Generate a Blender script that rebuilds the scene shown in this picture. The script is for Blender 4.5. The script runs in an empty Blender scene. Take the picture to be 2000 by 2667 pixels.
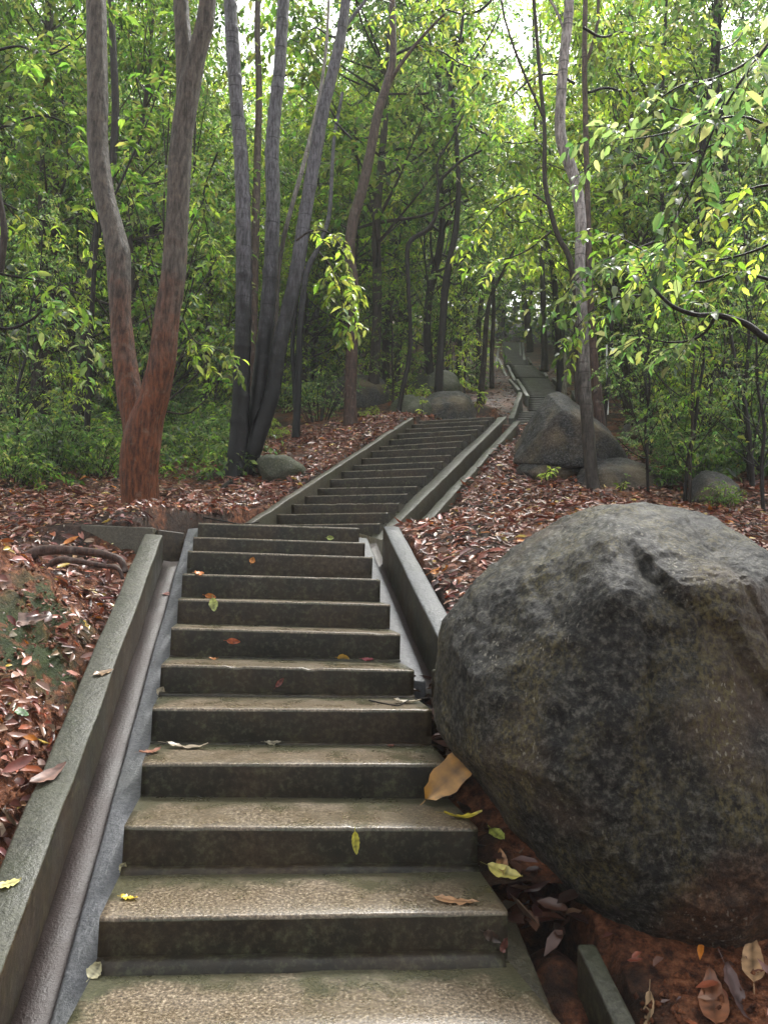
import bpy, bmesh, math, random
import numpy as np
from mathutils import Vector, Matrix

# ------------------------------------------------------------------ camera, light, exposure
scene = bpy.context.scene
COL = scene.collection
PITCH, ROLL, FOC = 0.097, 0.026, 2000.0
CAM = np.array([0.0, 0.0, 1.16])
_fw = np.array([0, math.cos(PITCH), math.sin(PITCH)])
_u0 = np.array([0, -math.sin(PITCH), math.cos(PITCH)])
_r0 = np.array([1.0, 0, 0])
_rt = _r0 * math.cos(ROLL) + _u0 * math.sin(ROLL)
_up = -_r0 * math.sin(ROLL) + _u0 * math.cos(ROLL)

cam_data = bpy.data.cameras.new('camera')
cam = bpy.data.objects.new('camera', cam_data)
COL.objects.link(cam)
cam_data.sensor_fit = 'VERTICAL'
cam_data.sensor_height = 36.0
cam_data.lens = 36.0 * FOC / 2667.0
cam_data.clip_start = 0.05
cam_data.clip_end = 1000
cam.matrix_world = Matrix(((_rt[0], _up[0], -_fw[0], CAM[0]), (_rt[1], _up[1], -_fw[1], CAM[1]),
                           (_rt[2], _up[2], -_fw[2], CAM[2]), (0, 0, 0, 1)))
scene.camera = cam

SUN_EL, SUN_AZ = 58.0, 25.0          # azimuth clockwise from +Y
world = bpy.data.worlds.new('World')
scene.world = world
world.use_nodes = True
wn = world.node_tree.nodes
wl = world.node_tree.links
for n in list(wn):
    wn.remove(n)
sky = wn.new('ShaderNodeTexSky')
sky.sky_type = 'NISHITA'
sky.sun_disc = False
sky.sun_elevation = math.radians(SUN_EL)
sky.sun_rotation = math.radians(SUN_AZ)
sky.air_density = 1.0
sky.dust_density = 5.0
hsv = wn.new('ShaderNodeHueSaturation')       # overcast: the blue is washed out
hsv.inputs['Saturation'].default_value = 0.10
bg = wn.new('ShaderNodeBackground')
bg.inputs['Strength'].default_value = 0.105
wo = wn.new('ShaderNodeOutputWorld')
wl.new(sky.outputs[0], hsv.inputs['Color'])
wl.new(hsv.outputs[0], bg.inputs['Color'])
wl.new(bg.outputs[0], wo.inputs['Surface'])

sun_data = bpy.data.lights.new('sun', 'SUN')
sun_data.energy = 1.4
sun_data.angle = math.radians(11)
sun_data.color = (1.0, 0.97, 0.92)
sun = bpy.data.objects.new('sun', sun_data)
COL.objects.link(sun)
_el, _az = math.radians(SUN_EL), math.radians(SUN_AZ)
sdir = Vector((math.sin(_az) * math.cos(_el), math.cos(_az) * math.cos(_el), math.sin(_el)))
sun.rotation_euler = sdir.to_track_quat('Z', 'Y').to_euler()

vs = scene.view_settings
vs.view_transform = 'Standard'
vs.look = 'None'
vs.gamma = 1.0
vs.use_curve_mapping = False
vs.exposure = 2.25
scene.cycles.max_bounces = 6
scene.cycles.diffuse_bounces = 3
scene.cycles.glossy_bounces = 3
scene.cycles.transmission_bounces = 4
scene.cycles.volume_bounces = 1

rng = np.random.default_rng(11)
random.seed(5)

# ------------------------------------------------------------------ measuring helpers
def Pf(px, py, D):
    """world point at distance D along +Y for a spot measured in the 2000 px photograph"""
    v = _fw + _rt * (px - 1000) / FOC + _up * (1333.5 - py) / FOC
    return CAM + v * (D / v[1])
K = 2000.0 / 1659.0
def Pd(x, y, D):
    return Pf(x * K, y * K, D)
def to_px(p):
    """measured position (displayed scale 1659 wide) of world points, and depth"""
    q = np.atleast_2d(p) - CAM
    f = q @ _fw
    f = np.where(f < 1e-3, 1e-3, f)
    return (1000 + FOC * (q @ _rt) / f) / K, (1333.5 - FOC * (q @ _up) / f) / K, q @ _fw

def _hash(ix, iy, iz, seed):
    h = (ix * 374761393 + iy * 668265263 + iz * 2147483647 + seed * 974634777) & 0xFFFFFFFF
    h = ((h ^ (h >> 13)) * 1274126177) & 0xFFFFFFFF
    h = h ^ (h >> 16)
    return (h & 0xFFFFFF).astype(np.float64) / 0xFFFFFF * 2 - 1
def vnoise(p, seed=0):
    p = np.asarray(p, float)
    i = np.floor(p).astype(np.int64)
    f = p - i
    f = f * f * (3 - 2 * f)
    out = 0
    for dx in (0, 1):
        for dy in (0, 1):
            for dz in (0, 1):
                w = (f[:, 0] if dx else 1 - f[:, 0]) * (f[:, 1] if dy else 1 - f[:, 1]) * (f[:, 2] if dz else 1 - f[:, 2])
                out = out + w * _hash(i[:, 0] + dx, i[:, 1] + dy, i[:, 2] + dz, seed)
    return out
def fbm(p, octaves=4, seed=0, gain=0.5):
    a, s, t = 1.0, 0.0, 0.0
    p = np.asarray(p, float)
    for o in range(octaves):
        s = s + a * vnoise(p * (2.03 ** o) + 17.3 * o, seed + o)
        t += a
        a *= gain
    return s / t

# ------------------------------------------------------------------ object helpers
def mesh_np(name, V, F, smooth=False):
    """F: list of (n,k) integer arrays"""
    me = bpy.data.meshes.new(name)
    V = np.asarray(V, np.float32)
    Fs = [np.asarray(f, np.int32) for f in (F if isinstance(F, list) else [F]) if len(f)]
    me.vertices.add(len(V))
    me.vertices.foreach_set('co', V.ravel())
    nl = sum(f.size for f in Fs)
    npoly = sum(len(f) for f in Fs)
    me.loops.add(nl)
    me.polygons.add(npoly)
    me.loops.foreach_set('vertex_index', np.concatenate([f.ravel() for f in Fs]))
    starts = []
    c = 0
    for f in Fs:
        k = f.shape[1]
        starts.append(c + np.arange(len(f)) * k)
        c += f.size
    me.polygons.foreach_set('loop_start', np.concatenate(starts).astype(np.int32))
    if smooth:
        me.polygons.foreach_set('use_smooth', np.ones(npoly, bool))
    me.update(calc_edges=True)
    me.validate()
    return me
def set_tint(me, colors):
    a = me.attributes.new('tint', 'FLOAT_COLOR', 'POINT')
    c = np.ones((len(colors), 4), np.float32)
    c[:, :3] = colors
    a.data.foreach_set('color', c.ravel())
def set_float(me, nm, vals):
    a = me.attributes.new(nm, 'FLOAT', 'POINT')
    a.data.foreach_set('value', np.asarray(vals, np.float32))
def link(name, me, mat=None, parent=None, label=None, cat=None, group=None, kind=None, loc=None):
    o = bpy.data.objects.new(name, me)
    COL.objects.link(o)
    if mat is not None and me is not None:
        for m in (mat if isinstance(mat, (list, tuple)) else [mat]):
            if len(me.materials) < (len(mat) if isinstance(mat, (list, tuple)) else 1):
                me.materials.append(m)
    if parent is not None:
        o.parent = parent
    if loc is not None:
        o.location = loc
    for k, v in (('label', label), ('category', cat), ('group', group), ('kind', kind)):
        if v:
            o[k] = v
    return o
def thing(name, label, cat, loc=(0, 0, 0), group=None):
    return link(name, None, label=label, cat=cat, group=group, loc=loc)
def copy_tree(o, parent=None):
    c = o.copy()
    COL.objects.link(c)
    if parent is not None:
        c.parent = parent
    for ch in list(o.children):
        copy_tree(ch, c)
    return c
def sub(V, root):
    """world vertices -> local to an unrotated thing"""
    return np.asarray(V) - np.array(root.location)

# ------------------------------------------------------------------ materials
class NT:
    def __init__(s, name):
        s.m = bpy.data.materials.new(name)
        s.m.use_nodes = True
        s.n = s.m.node_tree.nodes
        s.l = s.m.node_tree.links
        for x in list(s.n):
            s.n.remove(x)
        s.out = s.n.new('ShaderNodeOutputMaterial')
        s.tc = s.n.new('ShaderNodeTexCoord')
    def link(s, a, b):
        s.l.new(a, b)
    def noise(s, scale, detail=4, rough=0.55, vec=None, stretch=None, dist=0.0):
        nd = s.n.new('ShaderNodeTexNoise')
        nd.inputs['Scale'].default_value = scale
        nd.inputs['Detail'].default_value = detail
        nd.inputs['Roughness'].default_value = rough
        nd.inputs['Distortion'].default_value = dist
        v = vec or s.tc.outputs['Object']
        if stretch:
            mp = s.n.new('ShaderNodeMapping')
            mp.inputs['Scale'].default_value = stretch
            s.l.new(v, mp.inputs[0])
            v = mp.outputs[0]
        s.l.new(v, nd.inputs['Vector'])
        return nd.outputs['Fac']
    def voronoi(s, scale, feature='F1', stretch=None):
        nd = s.n.new('ShaderNodeTexVoronoi')
        nd.feature = feature
        nd.inputs['Scale'].default_value = scale
        v = s.tc.outputs['Object']
        if stretch:
            mp = s.n.new('ShaderNodeMapping')
            mp.inputs['Scale'].default_value = stretch
            s.l.new(v, mp.inputs[0])
            v = mp.outputs[0]
        s.l.new(v, nd.inputs['Vector'])
        return nd.outputs['Distance']
    def ramp(s, fac, stops):
        nd = s.n.new('ShaderNodeValToRGB')
        r = nd.color_ramp
        while len(r.elements) < len(stops):
            r.elements.new(0.5)
        for e, (p, c) in zip(r.elements, stops):
            e.position = p
            e.color = (c if len(c) == 4 else (*c, 1)) if isinstance(c, tuple) else (c, c, c, 1)
        s.l.new(fac, nd.inputs[0])
        return nd.outputs[0]
    def mix(s, fac, a, b, mode='MIX'):
        nd = s.n.new('ShaderNodeMix')
        nd.data_type = 'RGBA'
        nd.blend_type = mode
        for sock, v in ((nd.inputs[0], fac), (nd.inputs[6], a), (nd.inputs[7], b)):
            if isinstance(v, bpy.types.NodeSocket):
                s.l.new(v, sock)
            elif isinstance(v, tuple):
                sock.default_value = (*v, 1)
            else:
                sock.default_value = v
        return nd.outputs[2]
    def math(s, op, a, b=0.5, clamp=False):
        nd = s.n.new('ShaderNodeMath')
        nd.operation = op
        nd.use_clamp = clamp
        for sock, v in ((nd.inputs[0], a), (nd.inputs[1], b)):
            if isinstance(v, bpy.types.NodeSocket):
                s.l.new(v, sock)
            else:
                sock.default_value = v
        return nd.outputs[0]
    def attr(s, nm, out='Color'):
        nd = s.n.new('ShaderNodeAttribute')
        nd.attribute_name = nm
        return nd.outputs[out]
    def sep(s, v, i):
        nd = s.n.new('ShaderNodeSeparateXYZ')
        s.l.new(v, nd.inputs[0])
        return nd.outputs[i]
    def normal_z(s):
        g = s.n.new('ShaderNodeNewGeometry')
        return s.sep(g.outputs['Normal'], 2)
    def finish(s, color, rough, bumps=(), spec=0.5, translucent=None, trans_fac=0.4, coat=0.0):
        p = s.n.new('ShaderNodeBsdfPrincipled')
        for sock, v in ((p.inputs['Base Color'], color), (p.inputs['Roughness'], rough)):
            if isinstance(v, bpy.types.NodeSocket):
                s.l.new(v, sock)
            elif isinstance(v, tuple):
                sock.default_value = (*v, 1)
            else:
                sock.default_value = v
        p.inputs['Specular IOR Level'].default_value = spec
        if coat:
            p.inputs['Coat Weight'].default_value = coat
            p.inputs['Coat Roughness'].default_value = 0.18
        prev = None
        for h, dist, strength in bumps:
            b = s.n.new('ShaderNodeBump')
            b.inputs['Distance'].default_value = dist
            b.inputs['Strength'].default_value = strength
            s.l.new(h, b.inputs['Height'])
            if prev is not None:
                s.l.new(prev, b.inputs['Normal'])
            prev = b.outputs[0]
        if prev is not None:
            s.l.new(prev, p.inputs['Normal'])
        sh = p.outputs[0]
        if translucent is not None:
            t = s.n.new('ShaderNodeBsdfTranslucent')
            if isinstance(translucent, bpy.types.NodeSocket):
                s.l.new(translucent, t.inputs[0])
            else:
                t.inputs[0].default_value = (*translucent, 1)
            mx = s.n.new('ShaderNodeMixShader')
            mx.inputs[0].default_value = trans_fac
            s.l.new(sh, mx.inputs[1])
            s.l.new(t.outputs[0], mx.inputs[2])
            sh = mx.outputs[0]
        s.l.new(sh, s.out.inputs['Surface'])
        return s.m

def mat_tread():
    t = NT('wet_granite_tread')
    wear = t.attr('wear', 'Fac')
    n1 = t.noise(95, 4, 0.7)
    n2 = t.noise(5, 5, 0.6)
    grit = t.ramp(n1, [(0.34, (0.022, 0.016, 0.010)), (0.47, (0.085, 0.062, 0.038)), (0.57, (0.155, 0.120, 0.078)), (0.68, (0.34, 0.28, 0.20))])
    dirt = t.ramp(n1, [(0.3, (0.02, 0.022, 0.012)), (0.7, (0.075, 0.072, 0.04))])
    f = t.math('ADD', wear, t.math('MULTIPLY', t.math('SUBTRACT', n2, 0.5), 2.2))
    fr = t.ramp(f, [(0.42, 0.0), (0.85, 1.0)])
    c = t.mix(fr, dirt, grit)
    n3 = t.noise(2.1, 4, 0.6)
    c = t.mix(t.ramp(n3, [(0.45, 0.0), (0.7, 0.55)]), c, (0.10, 0.075, 0.045), 'MULTIPLY') if False else t.mix(t.ramp(n3, [(0.42, 0.0), (0.7, 0.5)]), c, (0.075, 0.06, 0.035))
    r = t.ramp(n2, [(0.35, 0.20), (0.65, 0.42)])
    return t.finish(c, r, [(t.noise(150, 3, 0.7), 0.0015, 0.6), (n1, 0.0025, 0.5)], 0.5)
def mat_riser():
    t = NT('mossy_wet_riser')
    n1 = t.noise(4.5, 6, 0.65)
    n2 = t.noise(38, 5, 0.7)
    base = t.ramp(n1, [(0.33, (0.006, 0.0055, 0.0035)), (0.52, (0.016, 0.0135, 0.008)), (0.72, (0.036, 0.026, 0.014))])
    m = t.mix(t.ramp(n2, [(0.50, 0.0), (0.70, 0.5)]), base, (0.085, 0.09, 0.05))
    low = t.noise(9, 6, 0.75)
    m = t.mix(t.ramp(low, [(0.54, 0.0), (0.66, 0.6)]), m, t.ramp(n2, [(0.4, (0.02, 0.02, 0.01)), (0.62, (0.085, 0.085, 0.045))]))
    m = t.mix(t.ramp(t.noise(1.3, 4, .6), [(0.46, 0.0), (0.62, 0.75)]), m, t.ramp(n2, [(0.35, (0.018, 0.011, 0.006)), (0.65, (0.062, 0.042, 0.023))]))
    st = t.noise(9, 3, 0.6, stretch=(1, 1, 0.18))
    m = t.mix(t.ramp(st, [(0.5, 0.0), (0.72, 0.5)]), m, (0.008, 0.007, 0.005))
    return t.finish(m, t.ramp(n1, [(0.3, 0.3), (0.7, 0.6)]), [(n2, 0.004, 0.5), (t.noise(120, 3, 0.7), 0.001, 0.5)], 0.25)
def mat_concrete(name, dark, mid, light, r0=0.22, r1=0.5, moss=0.35, mosscol=(0.05, 0.065, 0.03)):
    t = NT(name)
    n1 = t.noise(3.2, 6, 0.62)
    n2 = t.noise(60, 4, 0.7)
    c = t.ramp(n1, [(0.3, dark), (0.52, mid), (0.74, light)])
    c = t.mix(0.5, c, t.ramp(n2, [(0.42, dark), (0.60, light)]))
    n3 = t.noise(1.7, 5, 0.6)
    c = t.mix(t.ramp(n3, [(0.48, 0.0), (0.66, moss)]), c, mosscol)
    st = t.noise(7, 3, 0.6, stretch=(1, 1, 0.12))
    c = t.mix(t.ramp(st, [(0.52, 0.0), (0.75, 0.5)]), c, tuple(0.5 * x for x in dark))
    return t.finish(c, t.ramp(n1, [(0.35, r0), (0.65, r1)]), [(n2, 0.006, 0.8), (t.noise(16, 4, 0.6), 0.010, 0.6)], 0.4)
def mat_bed():
    t = NT('wet_channel_bed')
    n1 = t.noise(4, 5, 0.6)
    c = t.ramp(n1, [(0.3, (0.012, 0.008, 0.007)), (0.55, (0.028, 0.019, 0.017)), (0.75, (0.048, 0.036, 0.034))])
    return t.finish(c, t.ramp(n1, [(0.35, 0.34), (0.7, 0.6)]), [(t.noise(75, 4, 0.7), 0.005, 0.8)], 0.4)
def mat_rock(name, dark, mid, light, lichen=(0.16, 0.15, 0.055), lich=0.6, tan=(0.16, 0.12, 0.085), tanf=0.5, r0=0.42, r1=0.72):
    t = NT(name)
    n0 = t.noise(1.1, 4, 0.55)
    n1 = t.noise(7, 7, 0.7)
    n2 = t.noise(42, 6, 0.75)
    c = t.ramp(n2, [(0.43, dark), (0.52, mid), (0.62, light)])
    c = t.mix(t.ramp(n0, [(0.50, 0.0), (0.63, tanf)]), c, t.ramp(n2, [(0.3, tuple(0.45 * x for x in tan)), (0.7, tuple(1.2 * x for x in tan))]))
    st = t.noise(3.2, 6, 0.65, stretch=(1.5, 1.5, 0.7))
    sp = t.noise(62, 4, 0.65, stretch=(1.1, 1.1, 0.8))
    lf = t.math('MULTIPLY', t.ramp(st, [(0.46, 0.0), (0.64, 1.0)]), t.ramp(sp, [(0.44, 0.0), (0.60, lich)]))
    c = t.mix(lf, c, lichen)
    ef = t.math('MULTIPLY', t.attr('earth', 'Fac'), t.ramp(n1, [(0.25, 0.5), (0.55, 1.0)]))
    c = t.mix(ef, c, t.ramp(n2, [(0.36, (0.018, 0.008, 0.004)), (0.52, (0.07, 0.032, 0.015)), (0.68, (0.17, 0.085, 0.04))]))
    wh = t.math('MULTIPLY', t.ramp(t.noise(2.3, 3), [(0.5, 0.0), (0.6, 1.0)]), t.ramp(t.noise(58, 3, 0.5, stretch=(1.4, 1.4, 0.7)), [(0.63, 0.0), (0.68, 0.8)]))
    c = t.mix(wh, c, (0.32, 0.30, 0.24))
    return t.finish(c, t.ramp(n1, [(0.35, r0), (0.65, r1)]), [(n1, 0.03, 0.6), (n2, 0.022, 1.0), (t.noise(120, 4, 0.75), 0.008, 1.0)], 0.3)
def mat_bark(name, low, high, z0, z1, spots=(0.3, 0.28, 0.25), rough=0.6, ring=False, fissure=0.6):
    t = NT(name)
    z = t.sep(t.tc.outputs['Object'], 2)
    n1 = t.noise(5, 5, 0.6)
    n2 = t.noise(34, 6, 0.72, stretch=(1, 1, 0.20))
    g = t.math('DIVIDE', t.math('SUBTRACT', z, z0), z1 - z0)
    g = t.math('ADD', g, t.math('MULTIPLY', t.math('SUBTRACT', n1, 0.5), 1.1))
    a = t.ramp(n2, [(0.38, tuple(0.3 * x for x in low)), (0.62, tuple(1.45 * x for x in low))])
    b = t.ramp(n2, [(0.38, tuple(0.35 * x for x in high)), (0.62, tuple(1.4 * x for x in high))])
    c = t.mix(t.ramp(g, [(0.15, 0.0), (0.85, 1.0)]), a, b)
    n3 = t.noise(9, 4, 0.6)
    c = t.mix(t.ramp(n3, [(0.58, 0.0), (0.70, 0.45)]), c, spots)
    bumps = [(n2, 0.03, fissure), (t.noise(11, 4, 0.6), 0.02, fissure * .8), (t.noise(90, 4, 0.7), 0.004, 0.6)]
    if ring:
        rn = t.noise(3.5, 2, 0.5, stretch=(0.3, 0.3, 7))
        c = t.mix(t.ramp(rn, [(0.62, 0.0), (0.68, 0.55)]), c, tuple(0.3 * x for x in low))
    return t.finish(c, rough, bumps, 0.2)
def mat_leaf(name, trans=0.52, rough=0.34, boost=(1.38, 1.22, 0.62)):
    t = NT(name)
    c = t.attr('tint')
    n = t.noise(30, 2)
    c2 = t.mix(0.5, c, t.ramp(n, [(0.3, 0.7), (0.7, 1.3)]), 'MULTIPLY')
    tr = t.mix(1.0, c, boost, 'MULTIPLY')
    tr = t.mix(1.0, tr, (3.5, 3.5, 3.5), 'MULTIPLY')
    return t.finish(c2, rough, (), 0.5, translucent=tr, trans_fac=trans)
def mat_dead(name, rough=0.36, trans=0.16, spec=.55):
    t = NT(name)
    c = t.attr('tint')
    n = t.noise(25, 3)
    c2 = t.mix(0.55, c, t.ramp(n, [(0.3, 0.5), (0.7, 1.5)]), 'MULTIPLY')
    return t.finish(c2, rough, [(t.noise(60, 3), 0.002, 0.5)], spec, translucent=c, trans_fac=trans)
def mat_soil():
    t = NT('red_forest_soil')
    n1 = t.noise(1.6, 6, 0.6)
    n2 = t.noise(24, 6, 0.75)
    red = t.ramp(n2, [(0.40, (0.045, 0.014, 0.006)), (0.52, (0.18, 0.062, 0.026)), (0.63, (0.34, 0.135, 0.062))])
    hum = t.ramp(n2, [(0.38, (0.012, 0.006, 0.004)), (0.66, (0.065, 0.034, 0.02))])
    rf = t.math('ADD', n1, t.math('MULTIPLY', t.attr('raw', 'Fac'), 0.3))
    c = t.mix(t.ramp(rf, [(0.44, 0.0), (0.58, 1.0)]), hum, red)
    m = t.math('MULTIPLY', t.attr('moss', 'Fac'), t.ramp(t.noise(9, 5, .65), [(0.40, 0.0), (0.50, 1.0)]))
    c = t.mix(m, c, t.ramp(n2, [(0.3, (0.012, 0.022, 0.006)), (0.7, (0.06, 0.085, 0.022))]))
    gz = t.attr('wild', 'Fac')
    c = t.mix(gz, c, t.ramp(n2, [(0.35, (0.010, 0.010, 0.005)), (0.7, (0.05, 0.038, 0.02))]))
    return t.finish(c, 0.62, [(n2, 0.04, 1.0), (t.noise(90, 4, 0.7), 0.010, 0.9)], 0.22)

M = {}
M['tread'] = mat_tread()
M['riser'] = mat_riser()
M['wall'] = mat_concrete('wet_green_grey_concrete', (0.013, 0.013, 0.007), (0.036, 0.036, 0.022), (0.070, 0.069, 0.048), 0.36, 0.62, 0.7, (0.024, 0.029, 0.012))
M['ledge'] = mat_concrete('wet_blue_grey_concrete', (0.035, 0.038, 0.041), (0.066, 0.070, 0.078), (0.11, 0.113, 0.12), 0.35, 0.55, 0.25, (0.075, 0.08, 0.06))
M['tanwall'] = mat_concrete('wet_tan_concrete', (0.022, 0.018, 0.010), (0.048, 0.040, 0.023), (0.085, 0.073, 0.046), 0.4, 0.6, 0.4, (0.045, 0.05, 0.025))
M['pale'] = mat_concrete('pale_far_concrete', (0.07, 0.07, 0.065), (0.15, 0.15, 0.14), (0.28, 0.28, 0.26), 0.35, 0.6, 0.3)
M['far_riser'] = mat_concrete('distant_wet_riser', (0.016, 0.015, 0.014), (0.034, 0.031, 0.030), (0.06, 0.055, 0.053), 0.4, 0.6, 0.2, (0.03, 0.034, 0.02))
M['far_tread'] = mat_concrete('distant_wet_tread', (0.06, 0.055, 0.05), (0.11, 0.105, 0.10), (0.18, 0.17, 0.165), 0.3, 0.5, 0.2, (0.06, 0.06, 0.04))
M['bed'] = mat_bed()
M['soil'] = mat_soil()
M['rock'] = mat_rock('dark_wet_granite', (0.007, 0.007, 0.006), (0.026, 0.025, 0.020), (0.105, 0.100, 0.082), lichen=(0.155, 0.13, 0.052), tan=(0.115, 0.082, 0.058), tanf=.85, lich=.8)
M['rock2'] = mat_rock('grey_granite', (0.009, 0.009, 0.009), (0.034, 0.034, 0.034), (0.105, 0.103, 0.106), (0.17, 0.14, 0.06), 0.35, (0.20, 0.145, 0.085), 0.65)
M['rockmoss'] = mat_rock('mossy_flat_stone', (0.022, 0.026, 0.014), (0.062, 0.070, 0.042), (0.12, 0.13, 0.085), (0.11, 0.13, 0.05), 0.6, (0.09, 0.09, 0.06), 0.4)
M['bark_red'] = mat_bark('red_brown_bark', (0.13, 0.042, 0.016), (0.098, 0.084, 0.070), 0.9, 2.8, (0.20, 0.16, 0.12), 0.5, False, 1.0)
M['bark_slate'] = mat_bark('smooth_slate_bark', (0.005, 0.005, 0.006), (0.12, 0.117, 0.135), 1.2, 4.4, (0.02, 0.02, 0.022), 0.36, True, 0.2)
M['bark_brown'] = mat_bark('smooth_brown_bark', (0.065, 0.036, 0.027), (0.095, 0.070, 0.060), 1.0, 5.0, (0.22, 0.19, 0.17), 0.45, True, 0.2)
M['bark_pale'] = mat_bark('pale_grey_bark', (0.05, 0.042, 0.035), (0.30, 0.28, 0.27), 0.8, 3.2, (0.12, 0.10, 0.09), 0.45, True, 0.2)
M['bark_dark'] = mat_bark('dark_wet_bark', (0.012, 0.009, 0.007), (0.022, 0.018, 0.016), 0.0, 6.0, (0.05, 0.046, 0.04), 0.5)
M['bark_mid'] = mat_bark('brown_grey_bark', (0.034, 0.025, 0.019), (0.058, 0.050, 0.042), 0.0, 6.0, (0.10, 0.09, 0.08), 0.6)
M['leaf'] = mat_leaf('green_leaf')
M['leaf_far'] = mat_leaf('forest_leaf', 0.52, 0.40)
M['dead'] = mat_dead('wet_fallen_leaf')
M['dead_far'] = mat_dead('distant_fallen_leaf', .65, .05, .15)
def mat_plain(nm, col, rough=0.5):
    t = NT(nm)
    n = t.noise(14, 4)
    return t.finish(t.mix(t.ramp(n, [(0.3, 0.0), (0.7, 0.5)]), col, tuple(0.55 * c for c in col)), rough, [(n, 0.002, 0.4)])
M['white'] = mat_plain('white_painted_metal', (0.75, 0.76, 0.76))
M['blue'] = mat_plain('blue_plastic_bag', (0.03, 0.12, 0.35), 0.3)
M['birch'] = mat_bark('bleached_stump_bark', (0.32, 0.29, 0.24), (0.42, 0.39, 0.34), 0.0, 2.0, (0.08, 0.06, 0.05), 0.6)

# ------------------------------------------------------------------ the flights, as measured
class Flight:
    def __init__(s, O, yaw, sk, W, t, r, z0):
        s.O = np.array(O)
        s.d = np.array([math.sin(yaw), math.cos(yaw)])
        s.e = np.array([math.cos(sk), math.sin(sk)])
        s.W, s.t, s.r, s.z0 = W, t, r, z0
    def p(s, a, u, dz=0.0):
        q = s.O + s.d * a + s.e * u
        return np.array([q[0], q[1], s.z0 + a * s.r / s.t + dz])
F1 = Flight((-.821, 2.421), -.175, .091, 1.258, .365, .15, .15)
F2 = Flight((-1.331, 8.38), .382, -.343, 1.313, .334, .149, 1.799)
L1 = {11: (517, 1361.5), 10: (504.5, 1398), 9: (490, 1434), 8: (476, 1494), 7: (465, 1560), 6: (447, 1634.5), 5: (420, 1730), 4: (398, 1844), 3: (371, 1987), 2: (324, 2152.6), 1: (260, 2390)}
R1 = {11: (936, 1375), 10: (951, 1413), 9: (970.5, 1450.7), 8: (991.5, 1508), 7: (1016.7, 1573.8), 6: (1042.7, 1650.7), 5: (1078.9, 1745.7), 4: (1125, 1848.5), 3: (1170, 1990), 2: (1244, 2155.7), 1: (1322.5, 2374)}
_c2 = [(None, (800, 865)), ((56, 800), (862, 787)), ((163, 728), (937, 717)), ((262, 668), (997, 652)), ((350, 612), (1068, 597)), ((435, 547), (1132, 523)), ((525, 490), (1190, 466)), ((605, 447), (1252, 418)), ((667, 398), (1308, 372)), ((730, 345), (1350, 315)), ((797, 312), (1397, 270)), ((868, 262), (1453, 225)), ((925, 220), (1500, 188)), ((985, 185), (1545, 158)), ((1030, 152), (1583, 122)), ((1080, 128), (1615, 98))]
def corner(px, model):
    return Pf(px[0], px[1], model[1])
edges1 = {}
for k in range(-1, 12):
    a = (k - 1) * F1.t
    l, r = F1.p(a, 0), F1.p(a, F1.W)
    if k in L1:
        l, r = corner(L1[k], l), corner(R1[k], r)
    if k == 0:
        l, r = F1.p(a, -.03), F1.p(a, F1.W + .02)
    edges1[k] = (l, r)
edges2 = {}
for k, (lp, rp) in enumerate(_c2, 1):
    a = (k - 1) * F2.t
    l, r = F2.p(a, 0), F2.p(a, F2.W)
    f = lambda q: (700 + q[0] / 2.765, 1050 + q[1] / 2.765)
    if lp:
        l = corner(f(lp), l)
    r = corner(f(rp), r)
    edges2[k] = (l, r)

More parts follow.
